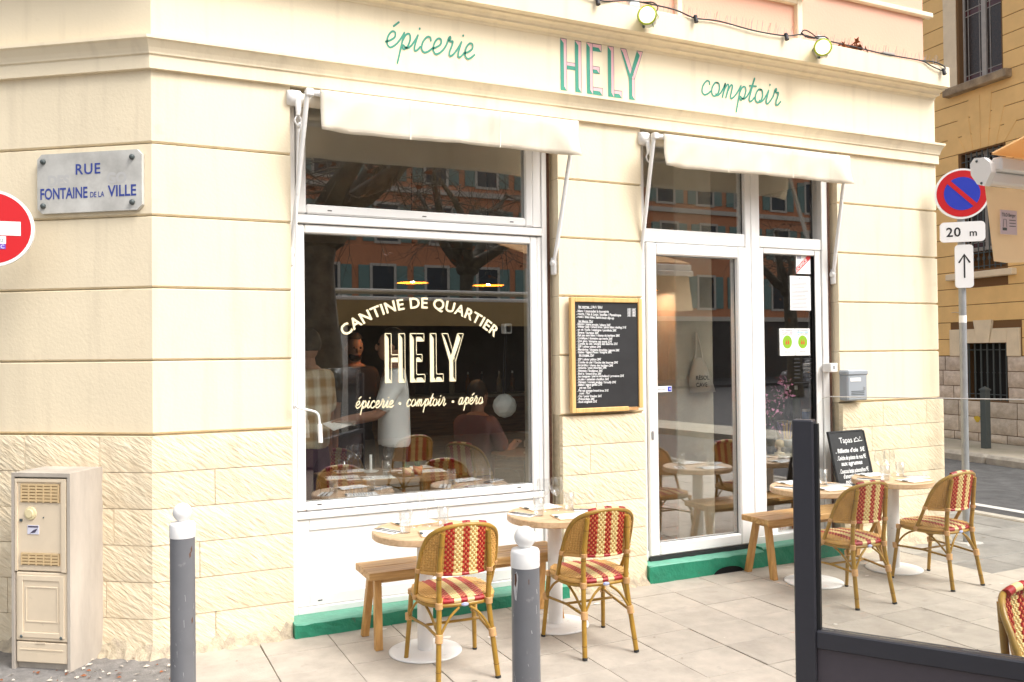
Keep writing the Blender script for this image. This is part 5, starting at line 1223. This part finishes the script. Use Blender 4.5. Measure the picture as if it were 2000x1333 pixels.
rl = thing('street_railing', 'black street railing mirrored in the shop windows', 'railing', (14,-30.5,0))
b = MB()
for z in (.15,.95): b.box(-12,16,-.02,.02,z,z+.04)
b.build('rails', X['iron'], rl)
bs = None
for i in range(140):
    if bs is None: b = MB(); b.box(-.012,.012,-.012,.012,0,1.0); bs = o = b.build('baluster', X['iron'], rl)
    else: o = shared('baluster', bs, rl)
    o.location = (-12+i*.2,0,0)
def canopy(label, x0, x1, y, z, drop, depth):
    t = thing('cafe_canopy', label, 'canopy', (x0,y,0), 0, 'cafe canopies across the square'); L_ = x1-x0
    b = MB(); b.box(0,L_,-.05,.05,z,z+.07,0,.01); b.box(0,L_,-.2,-.1,z+.17,z+.22,0,.01); b.build('front_bar', X['white'], t)
    vs = []; n = 40
    for i in range(n+1):
        for v in (0,1): vs.append((L_*i/n, .03*math.sin(i*1.3)*v+.06, z-drop*v))
    b = MB(); b.add(vs, [(2*i,2*i+1,2*i+3,2*i+2) for i in range(n)], 0, True); b.build('valance', mat('tan_canopy_valance',(.42,.31,.15),.9,var=.1,vs=2), t)
    b = MB(); b.box(0,L_,-depth,-.05,z+.16,z+.18,0); b.v = [(x,yy,zz+(-yy)*.05) for x,yy,zz in b.v]; b.build('canopy_cloth', bpy.data.materials['cream_awning_fabric'], t)
    for x in (.4,L_-.4):
        for yy in (-.1,-depth+.2): b = MB(); b.box(x-.05,x+.05,yy-.05,yy+.05,0,z+.1); b.build('post', X['white'], t)
    b = MB(); b.box(.3,L_-.3,-depth+.1,-depth+.2,0,z); b.build('back_panel', mat('dark_canopy_back',(.05,.045,.04),.7), t)
canopy('long cream cafe canopy mirrored in the wide shop window', 3.6, 9.6, -9.5, 2.72, .46, 2.2)
# plane trees
X['bark'] = mat('plane_bark',(.20,.17,.12),.9,col2=(.07,.058,.042),vs=5,bump=.02,bs=12)
def plane_tree(label, base, H, r0, lean, seed):
    t = thing('plane_tree', label, 'tree', base, 0, 'plane trees on the square'); rr = random.Random(seed)
    P_ = [Vector((lean.x*u+.08*math.sin(u*5), lean.y*u, H*u)) for u in [k/8 for k in range(9)]]
    b = MB(); b.tube(P_, [r0*(1.25 if k == 0 else 1-.05*k+(.12 if k == 8 else 0)+rr.uniform(-.05,.06)) for k in range(9)], 14); b.ball(tuple(P_[-1]), r0*1.0, 12, sc=(1.15,1,.85)); b.build('trunk', X['bark'], t)
    top = P_[-1]; tips = []
    for k in range(7):
        a = 2*PI*k/7+rr.uniform(-.3,.3); L_ = rr.uniform(2.0,3.2); d = Vector((math.cos(a),math.sin(a),rr.uniform(.35,.9))).normalized(); q = [top]
        for s_ in range(1,6): d = (d+Vector((rr.uniform(-.25,.25),rr.uniform(-.25,.25),rr.uniform(-.05,.25)))).normalized(); q.append(q[-1]+d*L_/5)
        b = MB(); b.tube(q, [r0*.62*(1-.15*i) for i in range(6)], 9); b.ball(tuple(q[-1]), r0*.3, 8); b.build('limb', X['bark'], t); tips += q[2:]
    b = MB()
    for q in tips:
        for _ in range(5):
            d = Vector((rr.gauss(0,1),rr.gauss(0,1),rr.gauss(.3,.8))).normalized(); p0 = Vector(q); pts = [p0]; 
            for s_ in range(4): d = (d+Vector((rr.uniform(-.3,.3),rr.uniform(-.3,.3),rr.uniform(-.3,.25)))).normalized(); pts.append(pts[-1]+d*rr.uniform(.3,.5))
            b.tube(pts, [.014,.011,.008,.006,.003], 4, caps=False)
            for s_ in (1,2,3):
                d2 = (d+Vector((rr.gauss(0,.7),rr.gauss(0,.7),rr.gauss(0,.6)))).normalized(); b.tube([pts[s_], pts[s_]+d2*.35, pts[s_]+d2*.65+Vector((0,0,rr.uniform(-.15,.1)))], [.007,.005,.002], 3, caps=False)
    cr = b.build('crown', X['bark'], t); cr['kind'] = 'stuff'
    b = MB()
    for k in range(160):
        q = Vector(rr.choice(tips))+Vector((rr.gauss(0,.7),rr.gauss(0,.7),rr.gauss(0,.6))); a = rr.uniform(0,6.3); s_ = rr.uniform(.05,.09)
        b.add([q+Vector((math.cos(a+i*1.57)*s_, math.sin(a+i*1.57)*s_*.7, rr.uniform(-.04,.04))) for i in range(4)], [(0,1,2,3)])
    lv = b.build('withered_leaves', X['leaf_brown'], t); lv['kind'] = 'stuff'
plane_tree('thick old plane tree trunk mirrored in the wide shop window', (3.05,-8.0,-.01), 3.7, .40, Vector((.25,-.1,0)), 31)
plane_tree('slimmer plane tree mirrored beside the thick trunk', (8.2,-14.5,-.13), 4.0, .27, Vector((.3,.1,0)), 32)
plane_tree('plane tree mirrored in the sidelight by the door', (25,-20.5,-.13), 4.2, .33, Vector((-.2,.1,0)), 33)
# car on the far side of the square
car = thing('parked_car', 'silver hatchback mirrored in the sidelight of the entrance', 'car', (33.2,-27,-.13)); car.rotation_euler = (0,0,0)
cp = mat('silver_car_paint',(.55,.57,.60),.25,metal=.5,coat=.5)
prof_ = [(-2.05,.35),(-2.08,.62),(-1.95,.80),(-1.15,.93),(-.45,1.36),(.25,1.45),(1.15,1.40),(1.75,1.02),(2.02,.92),(2.08,.55),(2.0,.32)]
b = MB(); nn = len(prof_); vs = []
for (y_, sc_, ins) in ((-.84,1,0.06),(-.86,1,0),(.86,1,0),(.84,1,.06)):
    for (x_, z_) in prof_: vs.append((x_*(1-ins*.3), y_*(1 if z_ < .95 else 1-.22*(z_-.9)/.55), z_))
b.add(vs, [(j*nn+i, j*nn+(i+1) % nn, (j+1)*nn+(i+1) % nn, (j+1)*nn+i) for j in range(3) for i in range(nn)]); b.add(vs[:nn], [tuple(range(nn))]); b.add(vs[-nn:], [tuple(range(nn))[::-1]]); body = fixn(b.build('body', cp, car))
for sy in (-1,1):
    b = MB(); b.add([(x_, sy*(.872 if z_ < 1 else .775), z_) for x_,z_ in ((-.95,.97),(1.55,1.0),(1.1,1.33),(.25,1.38),(-.40,1.30))], [(0,1,2,3,4)]); b.build('side_glass', wg, body)
    for x_ in (-1.3,1.3):
        b = MB(); b.lathe([(0,-.1),(.22,-.1),(.32,-.09),(.33,.09),(.2,.1),(0,.1)], n=22, M=Matrix.Translation((x_,sy*.80,.33)) @ Matrix.Rotation(PI/2,4,'X')); wh = b.build('wheel', X['rubber'], car)
        b = MB(); b.lathe([(0,0),(.2,0),(.21,.02)], n=18, M=Matrix.Translation((x_,sy*.905,.33)) @ Matrix.Rotation(PI/2*sy,4,'X')); b.build('rim', X['galv'], wh)
    b = MB(); b.ball((-1.98,sy*.62,.68),.12,10,sc=(.6,1,.6)); b.build('headlight', X['sign_white'], car)
    b = MB(); b.ball((2.0,sy*.66,.78),.12,10,sc=(.5,1,.8)); b.build('tail_light', X['sign_red'], car)
# ================================================================ INSIDE THE RESTAURANT
FZ = .12
X['skin'] = mat('skin',(.50,.27,.18),.55,var=.1,vs=20); X['hair'] = mat('dark_hair',(.02,.014,.01),.6); X['dark_cloth'] = mat('dark_cloth',(.025,.022,.026),.9)
X['plaid'] = None
def plaid():
    m = bpy.data.materials.new('plaid_shirt_cloth'); m.use_nodes = True; N = m.node_tree.nodes; L = m.node_tree.links; P = N['Principled BSDF']; P.inputs['Roughness'].default_value = .9
    tc = N.new('ShaderNodeTexCoord'); sx = N.new('ShaderNodeSeparateXYZ'); L.new(tc.outputs['Object'], sx.inputs[0]); outs = []
    for ax in ('X','Z'):
        a = N.new('ShaderNodeMath'); a.operation = 'MULTIPLY'; a.inputs[1].default_value = 46; L.new(sx.outputs[ax], a.inputs[0])
        s_ = N.new('ShaderNodeMath'); s_.operation = 'SINE'; L.new(a.outputs[0], s_.inputs[0]); r_ = N.new('ShaderNodeMapRange'); r_.inputs['From Min'].default_value = -.5; r_.inputs['From Max'].default_value = .5; L.new(s_.outputs[0], r_.inputs[0]); outs.append(r_.outputs[0])
    ad = N.new('ShaderNodeMath'); ad.operation = 'ADD'; L.new(outs[0], ad.inputs[0]); L.new(outs[1], ad.inputs[1]); hv = N.new('ShaderNodeMath'); hv.operation = 'MULTIPLY'; hv.inputs[1].default_value = .5; L.new(ad.outputs[0], hv.inputs[0])
    rp = N.new('ShaderNodeValToRGB'); rp.color_ramp.elements[0].color = (.84,.79,.60,1); rp.color_ramp.elements[1].color = (.50,.32,.15,1); L.new(hv.outputs[0], rp.inputs[0]); L.new(rp.outputs[0], P.inputs['Base Color']); return m
def skin_obj(name, verts, edges, radii, m, parent, root=0, sub=2):
    me = bpy.data.meshes.new(name); me.from_pydata(verts, edges, []); o = bpy.data.objects.new(name, me); COL.objects.link(o); o.parent = parent
    md = o.modifiers.new('skin','SKIN'); md.use_smooth_shade = True
    for i, r_ in enumerate(radii): me.skin_vertices[0].data[i].radius = (r_, r_) if not isinstance(r_, tuple) else r_
    me.skin_vertices[0].data[root].use_root = True
    ss = o.modifiers.new('subd','SUBSURF'); ss.levels = sub; ss.render_levels = sub
    me.materials.append(m); return o
def person(label, loc, rz, shirt, pants, hair, hands, sit=False, beard=False, head_tilt=(0,0)):
    """hands: two wrist positions (local), local +y is where the person faces"""
    t = thing('person', label, 'person', loc, R(rz), 'people inside the restaurant')
    h0 = .95 if not sit else .50; sh = h0+.50
    V = [(0,0,h0),(0,0,h0+.18),(0,.01,h0+.36),(0,0,sh+.02),(0,.01,sh+.10)]; Ed = [(0,1),(1,2),(2,3),(3,4)]; Rd = [(.10,.075),(.12,.09),(.155,.115),(.10,.08),.055]
    arms = []
    for sx, hp in zip((-1,1), hands):
        s_ = Vector((sx*.185,0,sh-.02)); hp = Vector(hp); mid = (s_+hp)/2; L_ = (hp-s_).length; k = math.sqrt(max(0,.29**2-(L_/2)**2)); el = mid+Vector((sx*.35,-.5,-.8)).normalized()*k
        b0 = len(V); V += [tuple(s_), tuple(el), tuple(hp)]; Ed += [(2 if False else 3,b0),(b0,b0+1),(b0+1,b0+2)]; Rd += [.062,.045,.030]; arms.append((s_,el,hp))
    legs = []
    for sx in (-1,1):
        if sit: K, A_, T_ = (sx*.10,.42,h0-.02), (sx*.10,.40,.09), (sx*.10,.52,.04)
        else: K, A_, T_ = (sx*.10,.02,.50), (sx*.105,-.02,.09), (sx*.12,.12,.04)
        b0 = len(V); V += [(sx*.095,.01,h0-.06), K, A_, T_]; Ed += [(0,b0),(b0,b0+1),(b0+1,b0+2),(b0+2,b0+3)]; Rd += [.06,.048,.036,.036]; legs.append(((sx*.095,.01,h0-.06),K,A_,T_))
    # hand chains with five fingers
    for (s_,el,hp) in arms:
        d = (hp-el).normalized(); side = d.cross(Vector((0,0,1))); side = side.normalized() if side.length > .1 else Vector((1,0,0)); b1 = V.index(tuple(hp)); pm = hp+d*.055; V.append(tuple(pm)); Ed.append((b1,len(V)-1)); Rd.append((.034,.018)); pi_ = len(V)-1
        for k in range(4):
            base = pm+side*(k-1.5)*.017+d*.03; tip = base+d*(.055 if k in (1,2) else .045)+Vector((0,0,-.025)); V += [tuple(base), tuple(tip)]; Ed += [(pi_,len(V)-2),(len(V)-2,len(V)-1)]; Rd += [.009,.007]
        th = hp+side*.035+d*.03; tt = th+d*.035+side*.012; V += [tuple(th), tuple(tt)]; Ed += [(b1,len(V)-2),(len(V)-2,len(V)-1)]; Rd += [.011,.008]
    body = skin_obj('body', V, Ed, Rd, X['skin'], t)
    # clothing shells
    SV = [(0,0,h0-.10),(0,0,h0+.02),(0,0,h0+.18),(0,.01,h0+.36),(0,.0,sh+.055)]; SE = [(0,1),(1,2),(2,3),(3,4)]; SR = [(.19,.145),(.185,.14),(.18,.135),(.205,.155),(.13,.10)]
    for (s_,el,hp) in arms:
        b0 = len(SV); m_ = s_.lerp(el,.95); SV += [tuple(s_), tuple(m_)]; SE += [(3,b0),(b0,b0+1)]; SR += [.088,.072]
    skin_obj('shirt', SV, SE, SR, shirt, t)
    TV = [(0,0,h0+.12),(0,0,h0-.02)]; TE = [(0,1)]; TR = [(.165,.125),(.19,.155)]
    for (a,K,A_,T_) in legs: b0 = len(TV); TV += [a,K,A_]; TE += [(1,b0),(b0,b0+1),(b0+1,b0+2)]; TR += [.125,.09,.07]
    skin_obj('trousers', TV, TE, TR, pants, t)
    # head
    hz = sh+.235; hc = Vector((head_tilt[0]*.05, .025+head_tilt[1]*.05, hz)); b = MB(); Mh = Matrix.Translation(hc) @ Matrix.Rotation(head_tilt[1]*.5,4,'X') @ Matrix.Rotation(-head_tilt[0],4,'Z')
    b.ball((0,0,0), .105, 20, sc=(.76,.92,1.12), M=Mh); b.ball((0,.035,-.055), .075, 14, sc=(.78,.8,.85), M=Mh); b.ball((0,.102,-.012), .018, 10, sc=(.8,1,1.5), M=Mh)
    for sx in (-1,1): b.ball((sx*.082,-.01,-.01), .028, 10, sc=(.4,.8,1.1), M=Mh)
    b.tube([Mh @ Vector((0,0,-.06)), Vector((0,.0,sh+.04))], [.055,.06], 12); b.build('head', X['skin'], t)
    b = MB()
    for sx in (-1,1): b.ball((sx*.032,.092,.012), .011, 8, M=Mh)
    b.box(-.024,.024,.092,.100,-.062,-.054,1,.002,M=Mh); b.build('face_features', [X['hair'], mat('lips',(.35,.1,.08),.5)], t)
    b = MB(); b.ball((0,-.018,.028), .115, 18, sc=(.80,.92,1.05), M=Mh)
    hr = b.build('hair', hair, t); bm = bmesh.new(); bm.from_mesh(hr.data); Mi = Mh.inverted()
    bmesh.ops.delete(bm, geom=[v for v in bm.verts if (Mi @ v.co).y > .045 and (Mi @ v.co).z < .07 or (Mi @ v.co).z < -.05], context='VERTS'); bm.to_mesh(hr.data); bm.free()
    if beard: b = MB(); b.ball((0,.042,-.075), .072, 14, sc=(.85,.75,.75), M=Mh); b.build('beard', X['hair'], t)
    return t
white_tee = mat('white_t_shirt',(.85,.86,.85),.9,var=.08,vs=4); pl_m = plaid(); pink_m = mat('dusty_pink_shirt',(.22,.12,.12),.9); plum = mat('plum_trousers',(.07,.025,.055),.9)
person('person in a beige plaid shirt standing at the left edge of the window', (1.50,1.34,FZ), 35, pl_m, plum, X['hair'], [(-.25,.25,.98),(.26,.05,.86)])
person('waiter in a white T-shirt holding an order pad behind the lettering', (2.10,1.07,FZ), 75, white_tee, X['dark_cloth'], X['hair'], [(-.08,.38,1.12),(.16,.34,1.08)])
person('bearded person in dark clothes standing behind the tables', (2.18,2.5,FZ), 195, X['dark_cloth'], X['dark_cloth'], X['hair'], [(-.2,.22,1.05),(.24,.05,.85)], beard=True, head_tilt=(.2,-.3))
person('seated person in a dusty pink shirt at the inner table', (3.10,1.75,FZ), -60, pink_m, X['dark_cloth'], X['hair'], [(-.15,.36,.78),(.18,.34,.78)], sit=True)
pad = MB(); pad.box(-.09,.09,-.07,.07,0,.006,0,.002); pad = tag(pad.build('order_pad', X['paper']), 'white order pad held by the waiter', 'notepad'); pad.location = (1.66,1.10,1.205); pad.rotation_euler = (R(20),R(-12),R(20))
# inner tables
X['in_top'] = wood('dark_oak_table', (.16,.09,.045), (.28,.17,.09), 'x', .4)
def inner_table(label, x, y, r=.33):
    t = thing('bistro_table', label, 'table', (x,y,FZ), 0, 'round tables inside the restaurant')
    b = MB(); b.lathe([(0,.742),(r,.742),(r,.712),(0,.712)], n=40, smooth=False); b.build('tabletop', X['in_top'], t)
    b = MB(); b.lathe([(.045,.01),(.045,.712)], n=18); b.build('column', X['iron'], t); b = MB(); b.lathe([(0,.014),(.2,.01),(.2,0),(0,0)], n=32); b.build('base_plate', X['iron'], t); return t
def rect_table(label, x0, x1, y0, y1):
    t = thing('dining_table', label, 'table', ((x0+x1)/2,(y0+y1)/2,FZ), 0); hx, hy = (x1-x0)/2, (y1-y0)/2
    b = MB(); b.box(-hx,hx,-hy,hy,.705,.742,0,.004); b.build('tabletop', X['in_top'], t)
    for sx in (-1,1):
        for sy in (-1,1): b = MB(); b.box(sx*(hx-.06)-.025,sx*(hx-.06)+.025,sy*(hy-.06)-.025,sy*(hy-.06)+.025,0,.705); b.build('leg', X['in_top'], t)
rect_table('dark wooden table laid with glasses inside the wide window', 1.45, 2.35, .38, 1.0)
inner_table('round inner table in front of the seated person', 3.42, 1.35); inner_table('round inner table seen through the glazed door', 4.35, 1.55); inner_table('round inner table deep behind the door', 5.55, 2.6)
TZ = FZ+.7425
wsrc2 = make_wine().build('wine_glass', X['drink_glass']); tsrc2 = make_tumbler().build('tumbler', X['drink_glass'])
IG = 'glasses on the inner tables'
for (x,y,l_) in ((1.68,.78,'tall wine glass on the window table beside the candle'),(1.75,.86,'wine glass behind the tall one on the window table'),(1.93,.66,'wide wine glass on the window table near the cactus pots'),(4.28,1.62,'left wine glass on the table behind the door'),(4.42,1.56,'right wine glass on the table behind the door')): lay(wsrc2, x, y, TZ, l_, 'wine glass', IG)
for (x,y,l_) in ((1.60,.72,'tumbler left of the tall wine glass on the window table'),(1.86,.50,'tumbler at the front edge of the window table'),(4.15,1.50,'tumbler on the table behind the door')): lay(tsrc2, x, y, TZ, l_, 'tumbler', IG)
bpy.data.objects.remove(wsrc2); bpy.data.objects.remove(tsrc2)
clipboard('menu clipboard at the left of the window table', 1.56, .60, TZ, 80, 'menus inside'); clipboard('menu clipboard in the middle of the window table', 1.78, .47, TZ, 85, 'menus inside'); clipboard('menu clipboard right of the cactus pots inside', 2.22, .62, TZ, 80, 'menus inside')
clipboard('menu clipboard at the back of the window table', 1.70, .90, TZ, 88, 'menus inside'); clipboard('menu clipboard at the far right of the window table', 2.20, .86, TZ, 92, 'menus inside'); napkin('napkin setting at the back right of the window table', 2.02, .80, TZ, 85, 'napkins inside'); napkin('napkin setting at the right of the window table', 2.08, .66, TZ, 85, 'napkins inside'); napkin('napkin setting at the front of the window table', 1.66, .50, TZ, 80, 'napkins inside'); napkin('napkin setting on the table behind the door', 4.35, 1.42, TZ, 75, 'napkins inside')
cdl = thing('table_candle', 'white taper candle on a saucer on the window table', 'candle', (1.83,.80,TZ)); b = MB(); b.lathe([(0,0),(.05,0),(.06,.012),(.05,.012),(0,.006)], n=20); b.build('saucer', X['white'], cdl); b = MB(); b.lathe([(.010,.006),(.010,.13),(0,.132)], n=12); b.build('candle_stick', X['paper'], cdl)
def cactus(label, x, y, m, h):
    t = thing('cactus_pot', label, 'plant', (x,y,TZ), 0, 'cactus pots on the window table'); b = MB(); b.lathe([(0,0),(.028,0),(.037,.06),(.034,.062),(.032,.05),(0,.05)], n=20); b.build('pot', m, t)
    b = MB(); rr = random.Random(int(x*99))
    for k in range(14): a = rr.uniform(0,6.3); l_ = rr.uniform(.02,.04); b.tube([(.012*math.cos(a),.012*math.sin(a),.05),(l_*.7*math.cos(a),l_*.7*math.sin(a),.05+h*rr.uniform(.6,1))], [.006,.001], 5)
    b.build('leaves', mat('cactus_green',(.06,.13,.05),.6), t)
cactus('cactus in a cream pot on the window table', 2.00, .47, mat('cream_pot',(.70,.52,.34),.7), .05); cactus('cactus in a terracotta pot on the window table', 2.10, .52, mat('terracotta_pot',(.55,.20,.07),.7), .06)
# inner chairs share the terrace chair
GI = 'rattan chairs inside the restaurant'
more_chair(1.75,1.38,180,'woven chair behind the window table inside', FZ, GI);
more_chair(4.30,2.15,180,'woven chair behind the round table inside the door', FZ, GI); more_chair(4.86,1.68,100,'woven chair right of the round table inside the door', FZ, GI); more_chair(3.05,1.66,-60,'woven chair under the seated person inside', FZ, GI)
# pendant lamps
def pendant(label, x, y, z):
    t = thing('pendant_lamp', label, 'lamp', (x,y,z), 0, 'pendant lamps inside the restaurant')
    b = MB(); b.lathe([(.150,0),(.135,.035),(.07,.075),(.03,.095),(.02,.13)], n=32); b.build('shade', mat('dark_metal_shade',(.05,.05,.05),.4) if 'shd' not in X else X['shd'], t)
    b = MB(); b.lathe([(.146,.002),(.131,.034),(.067,.072),(0,.08)], n=32); b.build('shade_lining', X['lining'], t)
    b = MB(); b.ball((0,0,.035), .03, 12); b.build('bulb', X['bulb'], t); b = MB(); b.tube([(0,0,.13),(0,0,3.41-z)], .004, 6); b.build('cord', X['cable'], t)
X['shd'] = mat('dark_metal_shade',(.05,.05,.05),.4); X['lining'] = mat('orange_lamp_lining', (.75,.25,.015), .5); X['bulb'] = emit('warm_bulb', (1,.84,.62), 120)
pendant('left glowing orange pendant lamp behind the wide window', 2.63, 2.13, 2.395); pendant('right glowing orange pendant lamp behind the wide window', 3.27, 1.85, 2.365); pendant('orange pendant lamp glimpsed at the left edge of the door glass', 4.22, .75, 2.26)
# white globe lamp on a cord by the window
gl = thing('globe_lamp', 'white faceted paper globe lamp hanging low by the window edge', 'lamp', (2.775,.46,1.34)); bm = bmesh.new(); bmesh.ops.create_icosphere(bm, subdivisions=2, radius=.092); me = bpy.data.meshes.new('globe'); bm.to_mesh(me); bm.free(); o = bpy.data.objects.new('globe', me); COL.objects.link(o); o.parent = gl; me.materials.append(mat('white_paper_globe',(.80,.83,.81),.7)); translucent(bpy.data.materials['white_paper_globe'], .3)
b = MB(); b.tube([(-.01,0,.09),(-.005,0,.3),(.015,0,.55)], .004, 6); b.tube([(.01,0,.09),(.02,.01,.35),(.03,.01,.55)], .004, 6); b.build('cord', X['cable'], gl); b = MB(); b.box(-.0,.05,-.03,.03,.55,.61,0,.006); b.build('wall_plug', X['white'], gl)
b = MB(); b.box(2.77,2.83,.43,.5,1.885,1.96,0,.005)
arm_ = tag(b.build('lamp_bracket', X['white']), 'small white bracket carrying the globe lamp cord', 'bracket')
# mushroom lamp, tote bag, window shelf
def mush(label, x, y, z): 
    t = thing('mushroom_lamp', label, 'lamp', (x,y,z), 0, 'small cream table lamps'); b = MB(); b.lathe([(0,0),(.045,0),(.045,.012),(.012,.02),(.012,.07)], n=20); b.build('stand', X['plaster'], t); b = MB(); b.lathe([(.012,.06),(.042,.06),(.042,.10),(.034,.118),(0,.124)], n=24); b.build('shade', X['plaster'], t)
mush('small cream mushroom lamp on the inner round table', 3.38, 1.27, TZ)
tb = thing('tote_bag', 'cream canvas tote bag with black print hanging on the inner pillar', 'bag', (4.70,.60,1.38)); b = MB(); vs = []
for (z, w0, w1) in ((0,-.11,.17),(.12,-.12,.13),(.27,-.08,.05),(.30,-.06,.03)): vs += [(w0,-.02,z),((w0+w1)/2,-.06,z),(w1,-.015,z),((w0+w1)/2,.008,z)]
b.add(vs, [(j*4+i, j*4+(i+1) % 4, (j+1)*4+(i+1) % 4, (j+1)*4+i) for j in range(3) for i in range(4)]+[(3,2,1,0)], 0, True); b.build('bag_body', X['fabric'], tb)
b = MB(); b.tube(crom([(-.06,-.03,.29),(-.035,-.02,.42),(-.02,.0,.52),(0,-.02,.42),(.02,-.03,.29)],5), .008, 6); b.build('handles', X['fabric'], tb)
b = MB(); text_mb(b, 'RÉSOL', .05, lambda q: (-.08+q.x, -.066, .11+q.y), .001); text_mb(b, 'CAVE', .05, lambda q: (-.08+q.x, -.066, .05+q.y), .001); b.build('bag_print', X['black'], tb)
shf = thing('window_shelf', 'narrow display shelf behind the sidelight glass', 'shelf', (5.53,.34,0)); b = MB(); b.box(-.30,.30,-.13,.16,.815,.84,0,.004); b.build('shelf_board', X['in_beige'], shf)
b = MB(); b.box(-.30,.30,-.13,.16,.45,.475,0,.004); b.build('shelf_board', X['acacia'], shf)
for sx in (-.27,.27): b = MB(); b.tube([(sx,.1,.12),(sx,.1,.83)], .02, 10); b.build('turned_leg', X['acacia_leg'], shf)
SZ_ = .841
mush('small cream mushroom lamp on the sidelight shelf', 5.31, .29, SZ_)
vz = thing('dried_flower_vase', 'grey vase of lavender and straw stalks on the sidelight shelf', 'vase', (5.42,.32,SZ_)); b = MB(); b.lathe([(0,0),(.05,0),(.062,.06),(.055,.12),(.05,.12),(.045,.1)], n=20); b.build('vase_body', mat('grey_ceramic',(.42,.43,.42),.5), vz); rr = random.Random(8); b = MB()
for k in range(26): a = rr.uniform(0,6.3); s_ = rr.uniform(.03,.13); b.tube([(.02*math.cos(a),.02*math.sin(a),.1),(s_*math.cos(a),s_*math.sin(a)*.7,.22+rr.uniform(0,.06))], [.003,.0065], 5, mi=0 if k % 2 else 1)
b.build('dried_stalks', [mat('straw',(.55,.36,.14),.8), mat('lavender',(.20,.16,.28),.9)], vz)
pf = thing('pink_blossom', 'spray of pink blossom standing behind the sidelight glass', 'flowers', (5.27,.34,SZ_)); b = MB(); b.lathe([(0,0),(.04,0),(.05,.15),(.03,.24)], n=16); b.build('vase_body', mat('dark_vase',(.06,.07,.07),.3), pf); b = MB(); g2 = MB()
for k in range(9):
    a = rr.uniform(0,6.3); tip = Vector((.14*math.cos(a)-.02, .1*math.sin(a), .30+rr.uniform(0,.36))); b.tube([(0,0,.22), tuple(tip*.6+Vector((0,0,.1))), tuple(tip)], .003, 4)
    for q in range(26): p_ = tip+Vector((rr.gauss(0,.04),rr.gauss(0,.04),rr.gauss(-.04,.06))); s_ = rr.uniform(.014,.026); n_ = [Vector((rr.uniform(-1,1),rr.uniform(-1,1),rr.uniform(-1,1)))*s_ for _ in range(4)]; g2.add([p_+v for v in n_], [(0,1,2),(0,2,3)], 0 if q % 4 else 1)
b.build('twigs', X['hair'], pf); o = g2.build('petals', [mat('pink_petal',(.80,.34,.52),.7), mat('leaf_green',(.06,.12,.05),.7)], pf); o['kind'] = 'stuff'
def bottle(label, x, y, z, m, s_=1., cap=None):
    t = thing('bottle', label, 'bottle', (x,y,z), 0, 'bottles behind the sidelight'); b = MB(); b.lathe([(0,0),(.036*s_,0),(.037*s_,.17*s_),(.026*s_,.21*s_),(.013*s_,.24*s_),(.012*s_,.30*s_)], n=18); b.build('bottle_body', m, t); b = MB(); b.lathe([(.0135*s_,.27*s_),(.0135*s_,.305*s_),(0,.306*s_)], n=14); b.build('bottle_cap', cap or X['paper'], t)
bottle('green wine bottle on the shelf behind the sidelight', 5.60, .38, 1.115, mat('green_bottle_glass',(.05,.07,.02),.15)); bottle('dark wine bottle left of the green one', 5.52, .40, 1.115, mat('dark_bottle_glass',(.015,.017,.015),.15))
b = MB(); b.box(5.46,5.80,.24,.48,1.09,1.114,0,.003); tag(b.build('bottle_shelf', X['in_beige']), 'small upper shelf carrying the bottles behind the sidelight', 'shelf')
for k, x in enumerate((5.62,5.695)):
    t = thing('blue_jar', ['left','right'][k]+' blue jar with white lid on the upper sidelight shelf', 'jar', (x,.29,1.115), 0, 'blue jars'); b = MB(); b.lathe([(0,0),(.032,0),(.032,.075),(.028,.08)], n=18); b.build('jar_body', mat('blue_jar_label',(.12,.22,.45),.5), t); b = MB(); b.lathe([(.03,.08),(.03,.10),(0,.10)], n=18); b.build('jar_lid', X['white'], t)
for k, (x,) in enumerate(((5.33,),(5.46,))):
    t = thing('white_canister', ['left','right'][k]+' white canister with red print low behind the sidelight', 'canister', (x,.34,FZ), 0, 'white canisters'); b = MB(); b.lathe([(0,0),(.06,0),(.06,.14),(0,.14)], n=22); b.build('tin_body', X['white'], t); b = MB(); b.lathe([(.062,.14),(.062,.16),(0,.161)], n=22); b.build('tin_lid', X['grey_plastic'], t)
    b = MB(); [b.box(-.03+i*.018,-.018+i*.018,-.0625,-.0605,.04,.09) for i in range(4)]; b.build('red_print', mat('dark_red_print',(.3,.03,.02),.6), t)
b = MB(); b.box(4.995,5.05,SY,SY+.002,.20,.40); b.box(5.05,5.13,SY+.0005,SY+.002,.20,.33,1); b.build('payment_stickers', [X['sign_blue'], X['paper']], dr)
# back counter with stacked crockery so that the depth of the room is not empty
ct = thing('back_counter', 'dark wooden counter across the back of the room', 'counter', (3.4,5.6,FZ)); b = MB(); b.box(-2.2,2.4,-.3,.3,0,1.02,0,.01); b.build('counter_body', X['in_top'], ct); b = MB(); b.box(-2.25,2.45,-.34,.34,1.02,1.06,0,.006); b.build('counter_top', X['in_beige'], ct)
rr = random.Random(77)
for k in range(16):
    bottle(['first','second','third','fourth','fifth','sixth','seventh','eighth','ninth','tenth','eleventh','twelfth','thirteenth','fourteenth','fifteenth','last'][k]+' bottle from the left along the back counter', 1.5+k*.26+rr.uniform(-.05,.05), 5.6+rr.uniform(-.1,.15), FZ+1.061, [X['in_top'],X['iron'],X['in_beige']][k % 3] if k % 4 else mat('amber_bottle',(.3,.12,.02),.2)); 
for o in bpy.data.objects:
    if str(o.get('label','')).endswith('along the back counter'): o['group'] = 'bottles on the back counter'
